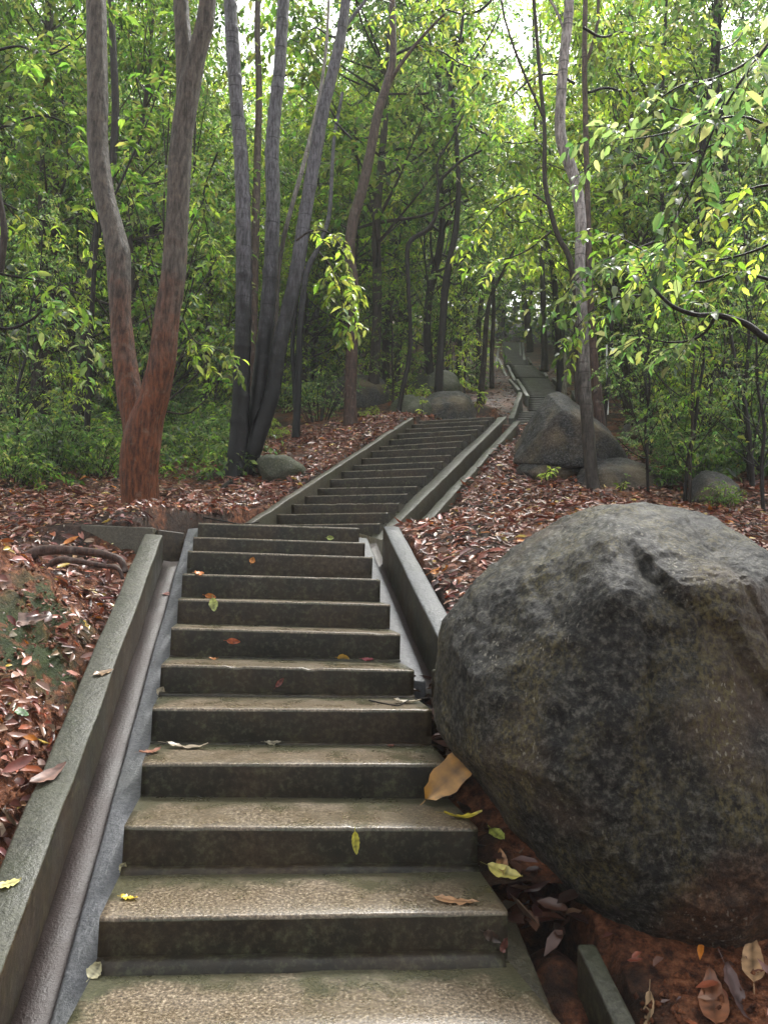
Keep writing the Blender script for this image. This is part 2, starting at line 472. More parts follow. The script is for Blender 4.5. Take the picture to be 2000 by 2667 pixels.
def make_step(name, l, r, nl, nr, drop, parent, jit=0.002, b=0.009, mats=None, nseg=40, wearmode=True, back_extra=0.05, seed=0):
    """one cast step: front edge l->r, back under the next edge nl->nr"""
    l, r, nl, nr = map(np.array, (l, r, nl, nr))
    T = np.linspace(0, 1, nseg + 1)[:, None]
    fr = l + (r - l) * T
    bk = nl + (nr - nl) * T
    ztop = fr[:, 2]
    dirv = bk - fr
    dirv[:, 2] = 0
    ln = np.linalg.norm(dirv, axis=1)[:, None]
    dirn = dirv / ln
    n1 = vnoise(np.c_[fr[:, 0] * 9, np.full(len(fr), seed * 3.1), np.zeros(len(fr))], 3)
    n2 = vnoise(np.c_[fr[:, 0] * 40, np.full(len(fr), seed * 5.7), np.zeros(len(fr))], 4)
    chip = np.clip(vnoise(np.c_[fr[:, 0] * 14, np.full(len(fr), seed * 7.7), np.zeros(len(fr))], 8) - .58, 0, 1) * .035
    rows, wear = [], []
    # (along dir, dz from top, wear)
    prof = [(0.004, -drop, .2), (0.001, -drop * .55, .2), (0.0, -b * 1.5, .3), (b * .3, -b * .35, .9), (b * 1.1, -0.0, 1.0)]
    for i, (dd, dz, w) in enumerate(prof):
        edge = 1.0 if i >= 2 else 0.3
        off = dd + jit * n1 * (0.6 + 0.4 * edge) + jit * .5 * n2 * edge + chip * edge
        p = fr + dirn * off[:, None]
        p[:, 2] = ztop + dz + (jit * .35 * n2 - chip * .6) * (1 if i >= 2 else 0)
        rows.append(p)
        wear.append(np.full(len(fr), w))
    for tt, w in ((.25, 1.0), (.5, .85), (.72, .55), (.9, .2), (1.0, 0.05)):
        p = fr + dirn * (ln * tt + (back_extra if tt == 1.0 else 0))
        p[:, 2] = ztop + 0.004 * tt + jit * .5 * n1 * (1 - tt)
        rows.append(p)
        edgefall = np.minimum(T[:, 0], 1 - T[:, 0])
        wear.append(w - np.clip(.10 - edgefall, 0, 1) * 5)
    p = rows[-1].copy()
    p[:, 2] = ztop - drop
    rows.append(p)
    wear.append(np.zeros(len(fr)))
    R, N = len(rows), len(fr)
    V = np.concatenate(rows)
    idx = np.arange(R * N).reshape(R, N)
    q = np.stack([idx[:-1, :-1].ravel(), idx[:-1, 1:].ravel(), idx[1:, 1:].ravel(), idx[1:, :-1].ravel()], 1)
    me_faces = [q, idx[:, 0][::1][None, :], idx[:, -1][::-1][None, :]]
    me = mesh_np(name, V, me_faces)
    set_float(me, 'wear', np.concatenate(wear))
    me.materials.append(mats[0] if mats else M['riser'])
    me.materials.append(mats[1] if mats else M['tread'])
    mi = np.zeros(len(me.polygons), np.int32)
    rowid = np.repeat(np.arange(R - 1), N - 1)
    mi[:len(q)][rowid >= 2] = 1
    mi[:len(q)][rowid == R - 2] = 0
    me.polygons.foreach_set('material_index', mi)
    sm = np.zeros(len(me.polygons), bool)
    sm[:len(q)] = (rowid >= 1) & (rowid <= 5)
    me.polygons.foreach_set('use_smooth', sm)
    return link(name, me, None, parent)

def sweep(fl, section, svals, jit=0.004, seed=0, zfun=None, ufun=None):
    """closed (u,dz) section swept along a flight"""
    n, m = len(svals), len(section)
    V = []
    for i, a in enumerate(svals):
        for j, (u, dz) in enumerate(section):
            uu = u + (ufun(a) if ufun else 0)
            V.append(fl.p(a, uu, dz + (zfun(a) if zfun else 0)))
    V = np.array(V)
    V += jit * np.stack([vnoise(V * 5, seed + 1), vnoise(V * 5, seed + 2), vnoise(V * 5, seed + 3)], 1)
    idx = np.arange(n * m).reshape(n, m)
    a, b = idx[:-1], idx[1:]
    q = np.stack([a.ravel(), np.roll(a, -1, 1).ravel(), np.roll(b, -1, 1).ravel(), b.ravel()], 1)
    return V, [q, idx[0][::-1][None, :], idx[-1][None, :]]
def fix_normals(me):
    bm = bmesh.new()
    bm.from_mesh(me)
    bmesh.ops.recalc_face_normals(bm, faces=bm.faces)
    bm.to_mesh(me)
    bm.free()
def solid(name, V, F, mat, parent=None, bevel=0.008, sides=None, **kw):
    me = mesh_np(name, V, F)
    fix_normals(me)
    o = link(name, me, mat, parent, **kw)
    if sides is not None:               # upright faces take this second material, tops keep the first
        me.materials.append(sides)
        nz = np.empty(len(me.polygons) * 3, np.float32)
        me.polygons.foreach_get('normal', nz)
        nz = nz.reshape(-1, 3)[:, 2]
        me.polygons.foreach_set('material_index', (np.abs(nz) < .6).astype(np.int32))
    if bevel:
        md = o.modifiers.new('bevel', 'BEVEL')
        md.width = bevel
        md.segments = 2
        md.limit_method = 'ANGLE'
        md.angle_limit = math.radians(40)
    return o
def box_between(p, q, w, h, below, jit=0.006, n=10, seed=0):
    """a wall whose top runs p->q; width w, top at line, reaches down 'below'"""
    p, q = np.array(p, float), np.array(q, float)
    d = q - p
    d[2] = 0
    d /= np.linalg.norm(d)
    s = np.array([d[1], -d[0], 0])
    V = []
    for t in np.linspace(0, 1, n):
        c = p + (q - p) * t
        for (a, z) in ((-w / 2, 0), (w / 2, 0), (w / 2, -below), (-w / 2, -below)):
            V.append(c + s * a + np.array([0, 0, z]))
    V = np.array(V)
    V += jit * np.stack([vnoise(V * 4, seed + 1), vnoise(V * 4, seed + 2), vnoise(V * 4, seed + 3)], 1)
    idx = np.arange(n * 4).reshape(n, 4)
    a, b = idx[:-1], idx[1:]
    qd = np.stack([a.ravel(), np.roll(a, -1, 1).ravel(), np.roll(b, -1, 1).ravel(), b.ravel()], 1)
    return V, [qd, idx[0][::-1][None, :], idx[-1][None, :]]

# ---- lower flight
st1 = thing('stone_staircase', 'nearest wet granite flight of wide steps rising from the bottom edge of the photo', 'staircase')
for k in range(-1, 12):
    l, r = edges1[k]
    if k < 11:
        nl, nr = edges1[k + 1]
    else:
        nl, nr = F1.p(11 * F1.t + .1, 0), F1.p(11 * F1.t + .1, F1.W)
    extra = 0.05
    if k <= 1:
        # keep the width of the tread running under the next riser
        nl = nl + (l - edges1[k + 1][0]) * 0
    s = make_step('step', l, r, nl, nr, 0.22, st1, seed=k + 5)
    # the mortar fillet at the foot of some risers
    if k in (1, 2, 4, 5, 6):
        prev_z = (edges1[k - 1][0][2] + edges1[k - 1][1][2]) / 2
        hh, dd = {1: (.034, .05), 2: (.022, .035), 4: (.012, .02), 5: (.018, .03), 6: (.014, .02)}[k]
        T = np.linspace(0, 1, 36)[:, None]
        fr = l + (r - l) * T * (1 if k != 1 else .985)
        jn = vnoise(np.c_[fr[:, 0] * 12, np.full(36, k), np.zeros(36)], 5)[:, None]
        out = np.array([-F1.d[0], -F1.d[1], 0])
        ring = []
        for (o_, z_) in ((-.03, hh), (0.004, hh), (dd * .55, hh * .8), (dd, 0.006), (dd, -.03), (-.03, -.03)):
            v = fr + out * (o_ + (.006 * jn if o_ > .01 else 0))
            v[:, 2] = prev_z + z_ + (.004 * jn[:, 0] if 0 < z_ else 0)
            ring.append(v)
        R_, N_ = len(ring), 36
        idx = np.arange(R_ * N_).reshape(R_, N_)
        a, b = idx, np.roll(idx, -1, 0)
        q = np.stack([a[:, :-1].ravel(), a[:, 1:].ravel(), b[:, 1:].ravel(), b[:, :-1].ravel()], 1)
        solid('mortar_fillet', np.concatenate(ring), [q, idx[:, 0][None, :], idx[:, -1][::-1][None, :]], M['riser'], s, bevel=0)

# ---- left drain of the lower flight
S1 = np.arange(-1.6, 3.55, .12)
dl = thing('drain_channel', 'straight wet concrete gutter along the left side of the nearest steps', 'gutter')
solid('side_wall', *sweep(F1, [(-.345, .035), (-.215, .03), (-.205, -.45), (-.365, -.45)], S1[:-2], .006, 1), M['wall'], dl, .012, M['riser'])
solid('channel_bed', *sweep(F1, [(-.215, -.205), (-.16, -.212), (-.08, -.205), (-.08, -.3), (-.215, -.3)], S1[:-1], .003, 2), M['bed'], dl, 0)
solid('ledge', *sweep(F1, [(-.098, -.165), (.03, -.155), (.03, -.5), (-.098, -.5)], np.arange(-1.6, 3.95, .12), .004, 3), M['ledge'], dl, .01)
# far end: box of the catch pit and the low cross wall
pA, pB = Pd(345, 1147, 6.35), Pd(393, 1160, 6.25)
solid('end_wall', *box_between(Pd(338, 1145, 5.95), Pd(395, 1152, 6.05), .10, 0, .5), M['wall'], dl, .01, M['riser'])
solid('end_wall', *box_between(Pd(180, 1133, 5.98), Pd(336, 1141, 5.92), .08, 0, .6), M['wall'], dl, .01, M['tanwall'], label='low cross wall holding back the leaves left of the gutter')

# ---- right drain of the lower flight
dr = thing('drain_channel', 'narrow gutter between the nearest steps and the leafy right bank', 'gutter')
solid('ledge', *sweep(F1, [(1.235, -.14), (1.355, -.15), (1.355, -.5), (1.235, -.5)], np.arange(1.62, 3.9, .12), .004, 4), M['ledge'], dr, .01)
solid('channel_bed', *sweep(F1, [(1.34, -.235), (1.39, -.24), (1.45, -.235), (1.45, -.33), (1.34, -.33)], np.arange(1.5, 4.0, .12), .003, 5), M['bed'], dr, 0)
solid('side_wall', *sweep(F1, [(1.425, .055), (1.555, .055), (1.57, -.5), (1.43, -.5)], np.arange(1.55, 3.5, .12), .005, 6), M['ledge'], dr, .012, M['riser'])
solid('ledge', *sweep(F1, [(1.24, -.16), (1.34, -.17), (1.34, -.5), (1.24, -.5)], np.arange(-1.6, .22, .12), .005, 7), M['tanwall'], dr, .012)
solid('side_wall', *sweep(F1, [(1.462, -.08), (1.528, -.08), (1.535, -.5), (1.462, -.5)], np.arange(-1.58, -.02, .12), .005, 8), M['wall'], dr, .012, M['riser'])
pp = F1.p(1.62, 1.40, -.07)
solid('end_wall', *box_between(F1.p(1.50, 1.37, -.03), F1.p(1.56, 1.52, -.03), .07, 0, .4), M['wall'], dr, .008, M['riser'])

# ---- landing between the flights
lp = [F1.p(11 * F1.t - .0, 0), F1.p(11 * F1.t, F1.W), None, None]
z_land = edges1[11][0][2] - .012
def poly_slab(name, pts, z, th, mat, parent, bev=.008, **kw):
    V = [(p[0], p[1], z) for p in pts] + [(p[0], p[1], z - th) for p in pts]
    n = len(pts)
    F = [np.arange(n)[None, :], (np.arange(n)[::-1] + n)[None, :], np.array([[i, (i + 1) % n, n + (i + 1) % n, n + i] for i in range(n)])]
    return solid(name, V, F, mat, parent, bev, **kw)
poly_slab('landing', [F1.p(4.05, -.02), F1.p(4.0, 1.30), F2.p(.06, 1.5), F2.p(.06, -.12)], z_land, .3, M['tread'], st1)

# ---- middle flight
st2 = thing('stone_staircase', 'middle flight of sixteen dark steps slanting up to the right past the slate trunks', 'staircase')
for k in range(1, 17):
    l, r = edges2[k]
    if k < 16:
        nl, nr = edges2[k + 1]
    else:
        nl, nr = F2.p(16 * F2.t, 0), F2.p(16 * F2.t, F2.W)
    make_step('step', l, r, nl, nr, 0.2, st2, nseg=30, seed=k + 30)
S2 = np.arange(-.15, 5.35, .15)
c2 = thing('drain_channel', 'gutter with tall outer curb along the right side of the middle flight', 'gutter')
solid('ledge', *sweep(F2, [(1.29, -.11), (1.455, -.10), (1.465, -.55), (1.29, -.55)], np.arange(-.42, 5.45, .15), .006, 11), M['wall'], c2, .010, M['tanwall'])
solid('channel_bed', *sweep(F2, [(1.45, -.38), (1.63, -.38), (1.63, -.5), (1.45, -.5)], np.arange(-1.2, 5.3, .15), .003, 12), M['bed'], c2, 0)
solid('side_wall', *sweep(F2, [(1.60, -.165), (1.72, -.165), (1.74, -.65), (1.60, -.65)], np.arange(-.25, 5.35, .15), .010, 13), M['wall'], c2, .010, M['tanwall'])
w2 = sweep(F2, [(-.10, .09), (-.01, .085), (-.0, -.4), (-.11, -.4)], np.arange(-.25, 5.0, .15), .008, 14)
solid('retaining_curb', *w2, M['tanwall'], None, .012, label='long low curb along the left side of the middle flight', cat='curb')
o = solid('concrete_block', *box_between(Pd(828, 908, 13.2), Pd(862, 908, 13.3), .25, 0, .4), M['tanwall'], None, .01, label='small concrete block at the top left of the middle flight', cat='block')

# ---- far flights
def Pc(x, y, D):
    return Pf(1150 + x / 3.318, 800 + y / 3.318, D)
far = [((540, 1045, 16.5, None), (665, 882, 21.0, None), 'third flight, rising just behind the leaning grey boulder'),
       ((752, 874, 21.3, None), (750, 772, 25.0, None), 'short straight flight above the leaning boulder tip'),
       ((746, 764, 25.3, 1072), (668, 602, 35.0, 915), 'wide distant flight bearing left beside the white stump'),
       ((642, 592, 35.4, 905), (592, 490, 43.0, 790), 'narrowing distant flight between two zigzag curbs'),
       ((546, 484, 43.6, 752), (523, 296, 59.0, 668), 'topmost hazy flight where the stairs vanish between trees')]
path_pts = []            # (x, y, z, halfwidth)
FAR_EDGES = []
for a, b, lab in far:
    l0, l1 = Pc(a[0], a[1], a[2]), Pc(b[0], b[1], b[2])
    r0 = Pc(a[3], a[1], a[2]) if a[3] else l0 + np.array([1.3, -.05, 0])
    r1 = Pc(b[3], b[1], b[2]) if b[3] else l1 + np.array([1.35, -.05, 0])
    r0[2], r1[2] = l0[2], l1[2]
    n = max(4, int(round((l1[2] - l0[2]) / .19)))
    root = thing('stone_staircase', lab, 'staircase', loc=tuple(l0))
    Es = [(l0 + (l1 - l0) * i / n, r0 + (r1 - r0) * i / n) for i in range(n + 1)]
    for i in range(n):
        nl, nr = Es[i + 1]
        o = make_step('step', Es[i][0] - l0, Es[i][1] - l0, nl - l0, nr - l0, .30, root, nseg=6, seed=i + 70, jit=.006, b=.026, mats=(M['far_riser'], M['far_tread']))
    path_pts.append(((l0 + r0) / 2, (l1 + r1) / 2, np.linalg.norm(r0 - l0) / 2 + .1))
    FAR_EDGES.append((l0, r0, l1, r1))
curbs = [((600, 960, 17.5), (680, 735, 22.5), 'curb left of the third flight below the channel bend'), ((650, 618, 34.0), (740, 765, 25.2), 'inner zigzag curb on the left of the wide distant flight'),
         ((588, 622, 35.5), (665, 712, 28.0), 'outer zigzag curb on the left of the wide distant flight'), ((568, 498, 43.0), (632, 632, 34.8), 'inner curb left of the narrowing flight'),
         ((487, 440, 47.0), (574, 632, 35.4), 'outer curb left of the narrowing flight'), ((468, 488, 45.0), (492, 350, 55.0), 'pale curb left of the topmost flight'),
         ((712, 455, 45.5), (700, 305, 58.0), 'pale outer curb right of the topmost flight'), ((680, 415, 48.5), (676, 305, 58.5), 'pale inner curb right of the topmost flight'),
         ((745, 435, 46.5), (772, 482, 43.8), 'stub of curb at the bend under the topmost flight'), ((848, 500, 42.5), (908, 594, 35.7), 'curb right of the narrowing flight'),
         ((965, 612, 34.5), (1055, 695, 28.5), 'curb right of the wide distant flight'), ((1135, 722, 27.0), (1180, 818, 23.0), 'dark curb right of the white stump')]
for i, (a, b, lab) in enumerate(curbs):
    V, F = box_between(Pc(*a), Pc(*b), .13, 0, .8, .02, 8, i)
    solid('path_curb', V, F, M['pale'] if i in (1, 2, 3, 4, 5, 6, 7) else M['wall'], None, .01, label=lab, cat='curb', group='curbs beside the distant stairs')

# ------------------------------------------------------------------ terrain
ctrl = []
def cp(p, dz=0):
    ctrl.append((p[0], p[1], p[2] + dz))
for s in (-1.5, 0, .8, 1.6, 2.4):
    q_ = {-1.5: 1.2, 0: 1.1, .8: 1.0, 1.6: .85, 2.4: .5}[s]
    cp(F1.p(s, -.45, -.26)); cp(F1.p(s, -.75, -.02 * q_)); cp(F1.p(s, -1.2, .36 * q_)); cp(F1.p(s, -2.2, .52 * q_))
for s in (3.2, 4.2):
    cp(F1.p(s, -.45, -.06)); cp(F1.p(s, -1.2, -.08 if s < 4 else -.14)); cp(F1.p(s, -2.6, .04))
for s in (-1.5, -.6, 0, .8):
    cp(F1.p(s, 1.7, -.16)); cp(F1.p(s, 2.4, -.02)); cp(F1.p(s, 3.4, .25))
for s in (1.8, 2.6, 3.4):
    cp(F1.p(s, 1.62, .0)); cp(F1.p(s, 2.3, .12)); cp(F1.p(s, 3.2, .22))
for s in (.3, 1.5, 2.7, 3.9, 4.9):
    cp(F2.p(s, -.2, .08)); cp(F2.p(s, 1.85, -.22))
cp(Pd(300, 1108, 7.1)); cp(Pd(512, 1035, 10)); cp(Pd(605, 1030, 10.2)); cp(Pd(757, 922, 13.4)); cp(Pd(120, 1100, 7.3))
cp(Pd(20, 1135, 6.4)); cp(Pd(430, 1080, 8.4)); cp(Pd(420, 1010, 11)); cp(Pd(700, 940, 13)); cp(Pd(600, 930, 15)); cp(Pd(300, 960, 14)); cp(Pd(0, 960, 14)); cp(Pd(-500, 960, 13))
cp(Pd(1280, 1062, 9.3)); cp(Pd(1150, 1100, 8.6)); cp(Pd(1250, 1085, 8.3)); cp(Pd(1500, 1105, 8.2)); cp(Pd(1640, 1120, 8.0)); cp(Pd(1659, 1180, 6.2)); cp(Pd(1100, 1020, 10.2)); cp(Pd(1120, 960, 12.0))
cp(Pd(1800, 1060, 9)); cp(Pd(1500, 1000, 13)); cp(Pd(1900, 1000, 14)); cp(Pd(1400, 940, 17)); cp(Pd(1700, 900, 20)); cp(Pd(2400, 950, 18))
cp(Pd(850, 905, 15.5)); cp(Pd(1030, 880, 17)); cp(Pd(950, 850, 20)); cp(Pd(700, 880, 20)); cp(Pd(400, 900, 22)); cp(Pd(0, 900, 22))
for (l0, r0, l1, r1) in FAR_EDGES:
    for l, r in ((l0, r0), ((l0 + l1) / 2, (r0 + r1) / 2), (l1, r1)):
        cp(l, -.0); ctrl[-1] = (l[0] - .8, l[1], l[2] - .22)
        cp(r, 0); ctrl[-1] = (r[0] + .8, r[1], r[2] - .18)
for y, z in ((30, 7.6), (45, 12.5), (60, 18.5), (80, 28.5), (120, 45)):
    for x in (-30, -12, 22, 45):
        if y < 80 or True:
            ctrl.append((x, y, z + (0 if abs(x) < 20 else .8)))
for x in (-60, -8, 8, 60):
    ctrl.append((x, -25, -6)); ctrl.append((x, 160, 62))
for x in (-60, 60):
    for y in (0, 30, 60):
        ctrl.append((x, y, .3 * y + 1))
ctrl = np.array(ctrl)
def tps_fit(c, lam=0.02):
    n = len(c)
    d = np.linalg.norm(c[:, None, :2] - c[None, :, :2], axis=2)
    Kf = np.where(d > 0, d * d * np.log(d + 1e-12), 0) + lam * np.eye(n)
    Pm = np.c_[np.ones(n), c[:, :2]]
    A = np.zeros((n + 3, n + 3))
    A[:n, :n] = Kf; A[:n, n:] = Pm; A[n:, :n] = Pm.T
    return np.linalg.solve(A, np.r_[c[:, 2], 0, 0, 0])
_w = tps_fit(ctrl)
def tps(x, y):
    x, y = np.asarray(x, float).ravel(), np.asarray(y, float).ravel()
    out = np.empty(len(x))
    for i in range(0, len(x), 20000):
        xs, ys = x[i:i + 20000], y[i:i + 20000]
        d2 = (xs[:, None] - ctrl[None, :, 0]) ** 2 + (ys[:, None] - ctrl[None, :, 1]) ** 2
        out[i:i + 20000] = (0.5 * d2 * np.log(d2 + 1e-12)) @ _w[:-3] + _w[-3] + _w[-2] * xs + _w[-1] * ys
    return out
corr = [(F1.p(-3.0, .60), F1.p(3.9, .60), .95, -.42), (F1.p(3.9, .6), F2.p(.0, .80), .95, -.42), (F2.p(-.2, .82), F2.p(5.4, .82), .90, -.42)]
corr.append((F2.p(5.4, .93), (FAR_EDGES[0][0] + FAR_EDGES[0][1]) / 2, .9, -.3))
for a, b, hw in path_pts:
    corr.append((a, b, hw + .05, -.35))
def corridor(x, y):
    """weight 1 inside the stairs' bed, and its height"""
    w = np.zeros(len(x)); z = np.zeros(len(x)); best = np.full(len(x), 1e9)
    for a, b, hw, dz in corr:
        d = b[:2] - a[:2]
        L = d @ d
        t = np.clip(((x - a[0]) * d[0] + (y - a[1]) * d[1]) / L, 0, 1)
        cx, cy = a[0] + t * d[0], a[1] + t * d[1]
        dist = np.hypot(x - cx, y - cy) - hw
        m = dist < best
        best = np.where(m, dist, best)
        z = np.where(m, a[2] + t * (b[2] - a[2]) + dz, z)
    return best, z
def ground(x, y, rough=True):
    x, y = np.atleast_1d(np.asarray(x, float)), np.atleast_1d(np.asarray(y, float))
    z = tps(x, y)
    best, zc = corridor(x, y)
    if rough:
        far_ = np.clip(best / .5, 0, 1)
        p = np.c_[x, y, np.zeros(len(x))]
        z = z + far_ * (.10 * fbm(p * 1.1, 4, 5) + .025 * fbm(p * 6, 3, 9))
        rug = np.clip((-x - 1.25) / .4, 0, 1) * np.clip((5.4 - y) / .6, 0, 1)       # the eroded bank beside the left wall
        z = z + rug * (.17 * np.abs(fbm(p * 2.6, 4, 31)) + .16 * np.abs(fbm(p * np.array([7, 4.5, 1]), 3, 35)) + .06 * fbm(p * 14, 4, 33))
    dip = .36 * np.exp(-((y - 5.45) / .65) ** 2) * np.exp(-((x + 1.85) / .62) ** 2) * (y < 5.94)
    z = z - dip
    w = np.clip(best / .06, 0, 1)
    return z * w + np.minimum(z, zc) * (1 - w)
def gz(x, y):
    return float(ground(x, y)[0])
def graded(lo, hi, step, grow, far_):
    a = list(np.arange(lo, hi, step))
    s = step
    while a[-1] < far_[1]:
        s *= grow
        a.append(a[-1] + s)
    s = step
    while a[0] > far_[0]:
        s *= grow
        a.insert(0, a[0] - s)
    return np.array(a)
gx = graded(-4.2, 5.6, .042, 1.09, (-88, 96))
gy = graded(1.2, 12, .042, 1.05, (-35, 150))
GX, GY = np.meshgrid(gx, gy)
X, Y = GX.ravel(), GY.ravel()
Z = ground(X, Y)
nx, ny = len(gx), len(gy)
ii = np.arange(nx * ny).reshape(ny, nx)
q = np.stack([ii[:-1, :-1].ravel(), ii[:-1, 1:].ravel(), ii[1:, 1:].ravel(), ii[1:, :-1].ravel()], 1)
me = mesh_np('forest_ground', np.c_[X, Y, Z], [q], True)
moss = np.zeros(len(X))
for mx_, my_, md_, mr_ in ((95, 1375, 4.5, .15), (150, 1365, 4.5, .12), (35, 1460, 4.0, .22), (115, 1450, 4.0, .14), (1540, 2120, 2.1, .13), (1490, 2160, 2.05, .08)):
    mp_ = Pd(mx_, my_, md_)
    moss = np.maximum(moss, np.clip(1.6 - np.hypot(X - mp_[0], (Y - mp_[1]) * .8) / mr_, 0, 1))
set_float(me, 'moss', moss)
set_float(me, 'raw', ((X < -1.0) & (Y < 5.6)) | ((X > 1.2) & (Y < 3.2)))
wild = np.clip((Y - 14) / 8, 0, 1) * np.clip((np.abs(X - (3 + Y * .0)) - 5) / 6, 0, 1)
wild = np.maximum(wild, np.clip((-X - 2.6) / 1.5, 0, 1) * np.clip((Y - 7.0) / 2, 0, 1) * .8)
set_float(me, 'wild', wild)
link('forest_ground', me, M['soil'], kind='structure')

# ------------------------------------------------------------------ rocks
_bm = bmesh.new()
bmesh.ops.create_icosphere(_bm, subdivisions=6, radius=1.0)
ICO6 = (np.array([v.co[:] for v in _bm.verts]), np.array([[v.index for v in f.verts] for f in _bm.faces]))
_bm.free()
def subdivide_ico(dirs, faces):
    e = np.sort(np.concatenate([faces[:, [0, 1]], faces[:, [1, 2]], faces[:, [2, 0]]]), axis=1)
    u, inv = np.unique(e, axis=0, return_inverse=True)
    inv = inv.ravel()
    mid = (dirs[u[:, 0]] + dirs[u[:, 1]])
    mid /= np.linalg.norm(mid, axis=1)[:, None]
    n, m = len(dirs), len(faces)
    a, b, c = inv[:m] + n, inv[m:2 * m] + n, inv[2 * m:] + n
    f = faces
    return np.vstack([dirs, mid]), np.concatenate([np.c_[f[:, 0], a, c], np.c_[a, f[:, 1], b], np.c_[c, b, f[:, 2]], np.c_[a, b, c]])
ICO7 = subdivide_ico(*ICO6)
_bm = bmesh.new()
bmesh.ops.create_icosphere(_bm, subdivisions=4, radius=1.0)
ICO4 = (np.array([v.co[:] for v in _bm.verts]), np.array([[v.index for v in f.verts] for f in _bm.faces]))
_bm.free()
def rand_dir(n, r):
    v = r.normal(size=(n, 3))
    return v / np.linalg.norm(v, axis=1)[:, None]
def rock(name, label, outline, D, thick, mat, amp=.05, fine=.012, seed=0, cat='boulder', pw=.8, ico=None, feature=None, shrink=.97, yoff=0.0, group=None, nfacet=9, facets=(), soft=.93, grit=0.0):
    dirs, faces = ico or ICO4
    pts = np.array([Pd(x, y, D) for x, y in outline])
    c = (pts.min(0) + pts.max(0)) / 2
    ang = np.arctan2(pts[:, 2] - c[2], pts[:, 0] - c[0])
    R = np.hypot(pts[:, 2] - c[2], pts[:, 0] - c[0]) * shrink
    o = np.argsort(ang)
    ang, R = ang[o], R[o]
    ang = np.r_[ang - 2 * np.pi, ang, ang + 2 * np.pi]
    R = np.r_[R, R, R]
    th = np.arctan2(dirs[:, 2], dirs[:, 0])
    cph = np.hypot(dirs[:, 0], dirs[:, 2])
    Rt = np.interp(th, ang, R) * .8 + np.interp(th - .04, ang, R) * .1 + np.interp(th + .04, ang, R) * .1
    rp = Rt * cph ** pw
    dep = thick * np.sign(dirs[:, 1]) * np.abs(dirs[:, 1]) ** .9
    V = np.c_[np.cos(th) * rp, dep, np.sin(th) * rp]
    nrm = np.c_[np.cos(th) * cph, dirs[:, 1], np.sin(th) * cph]
    big = fbm((V + c) * 1.6, 3, seed + 1)
    rid = 1 - np.abs(fbm((V + c) * 2.3, 4, seed + 7)) * 2.2
    V += nrm * (amp * big + amp * .5 * np.clip(rid, -1, 1) - amp * .4)[:, None]
    fr_r = np.random.default_rng(seed + 500)
    for nv, hf in list(facets) + [(tuple(v), .78 + .14 * fr_r.random()) for v in rand_dir(nfacet, fr_r) * np.array([.8, 1, .8])]:
        nv = np.array(nv, float)
        nv /= np.linalg.norm(nv)
        pr = V @ nv
        h = pr.max() * hf
        wob = .025 * pr.max() * vnoise((V + c) * 5, seed + 9)
        over = np.clip(pr - h - wob, 0, None)
        V = V - nv * (over * soft)[:, None]
    V += nrm * (fine * 1.2 * fbm((V + c) * 13, 5, seed + 3, .65))[:, None]
    if grit:
        V += nrm * (grit * fbm((V + c) * np.array([34, 34, 26]), 4, seed + 13, .75) + grit * .8 * fbm((V + c) * 15, 3, seed + 17) - grit * .8 * np.clip(fbm((V + c) * 7, 3, seed + 19) - .22, 0, 1) * 3)[:, None]
    if feature:
        V = feature(V + c, nrm) - c
    me = mesh_np(name, V, [faces], True)
    return link(name, me, mat, None, label, cat, group, loc=(c[0], c[1] + yoff, c[2]))
def seg_dist(px, py, line):
    """distance to a polyline and which side (positive = right/above)"""
    best = np.full(len(px), 1e9)
    side = np.zeros(len(px))
    for (x0, y0), (x1, y1) in zip(line[:-1], line[1:]):
        dx, dy = x1 - x0, y1 - y0
        L2 = dx * dx + dy * dy
        t = np.clip(((px - x0) * dx + (py - y0) * dy) / L2, 0, 1)
        d = np.hypot(px - x0 - t * dx, py - y0 - t * dy)
        s = np.sign((px - x0) * dy - (py - y0) * dx)
        m = d < best
        best = np.where(m, d, best)
        side = np.where(m, s, side)
    return best, side
def boulder_feature(V, nrm):
    px, py, dd = to_px(V)
    front = (nrm[:, 1] < .25).astype(float)
    line = [(1335, 1140), (1375, 1190), (1405, 1228), (1440, 1252), (1475, 1290), (1514, 1300), (1545, 1345), (1582, 1352), (1600, 1400), (1630, 1440), (1680, 1500), (1740, 1560)]
    wob = 7 * vnoise(V * 14, 91)
    d, s = seg_dist(px + wob, py + wob, line)
    below = s < 0
    depth = np.where(below, np.exp(-d / 80) * .042, np.where(d < 10, .02, 0.0)) * np.clip((px - 1335) / 70, 0, 1)
    V = V - nrm * (depth * front)[:, None]
    crack = [(1395, 1380), (1402, 1440), (1392, 1520), (1405, 1600)]
    d, s = seg_dist(px + wob, py, crack)
    V = V - nrm * (np.where(s > 0, np.exp(-d / 60) * .020, 0) * front)[:, None]
    crack = [(1490, 1120), (1530, 1180), (1600, 1240), (1640, 1320), (1672, 1400)]
    d, s = seg_dist(px + wob * .6, py, crack)
    return V - nrm * (np.exp(-(d / 6) ** 2) * .014 * front)[:, None]
big_outline = [(930, 1500), (935, 1430), (950, 1330), (990, 1280), (1055, 1208), (1118, 1152), (1180, 1117), (1260, 1088), (1350, 1080), (1440, 1088), (1520, 1108), (1580, 1145), (1630, 1205), (1672, 1290), (1715, 1420), (1735, 1600), (1722, 1780), (1690, 1900), (1620, 1975), (1540, 2025), (1450, 2045), (1380, 2030), (1330, 2010), (1240, 1960), (1130, 1860), (1078, 1786), (1026, 1706), (974, 1630), (936, 1575)]
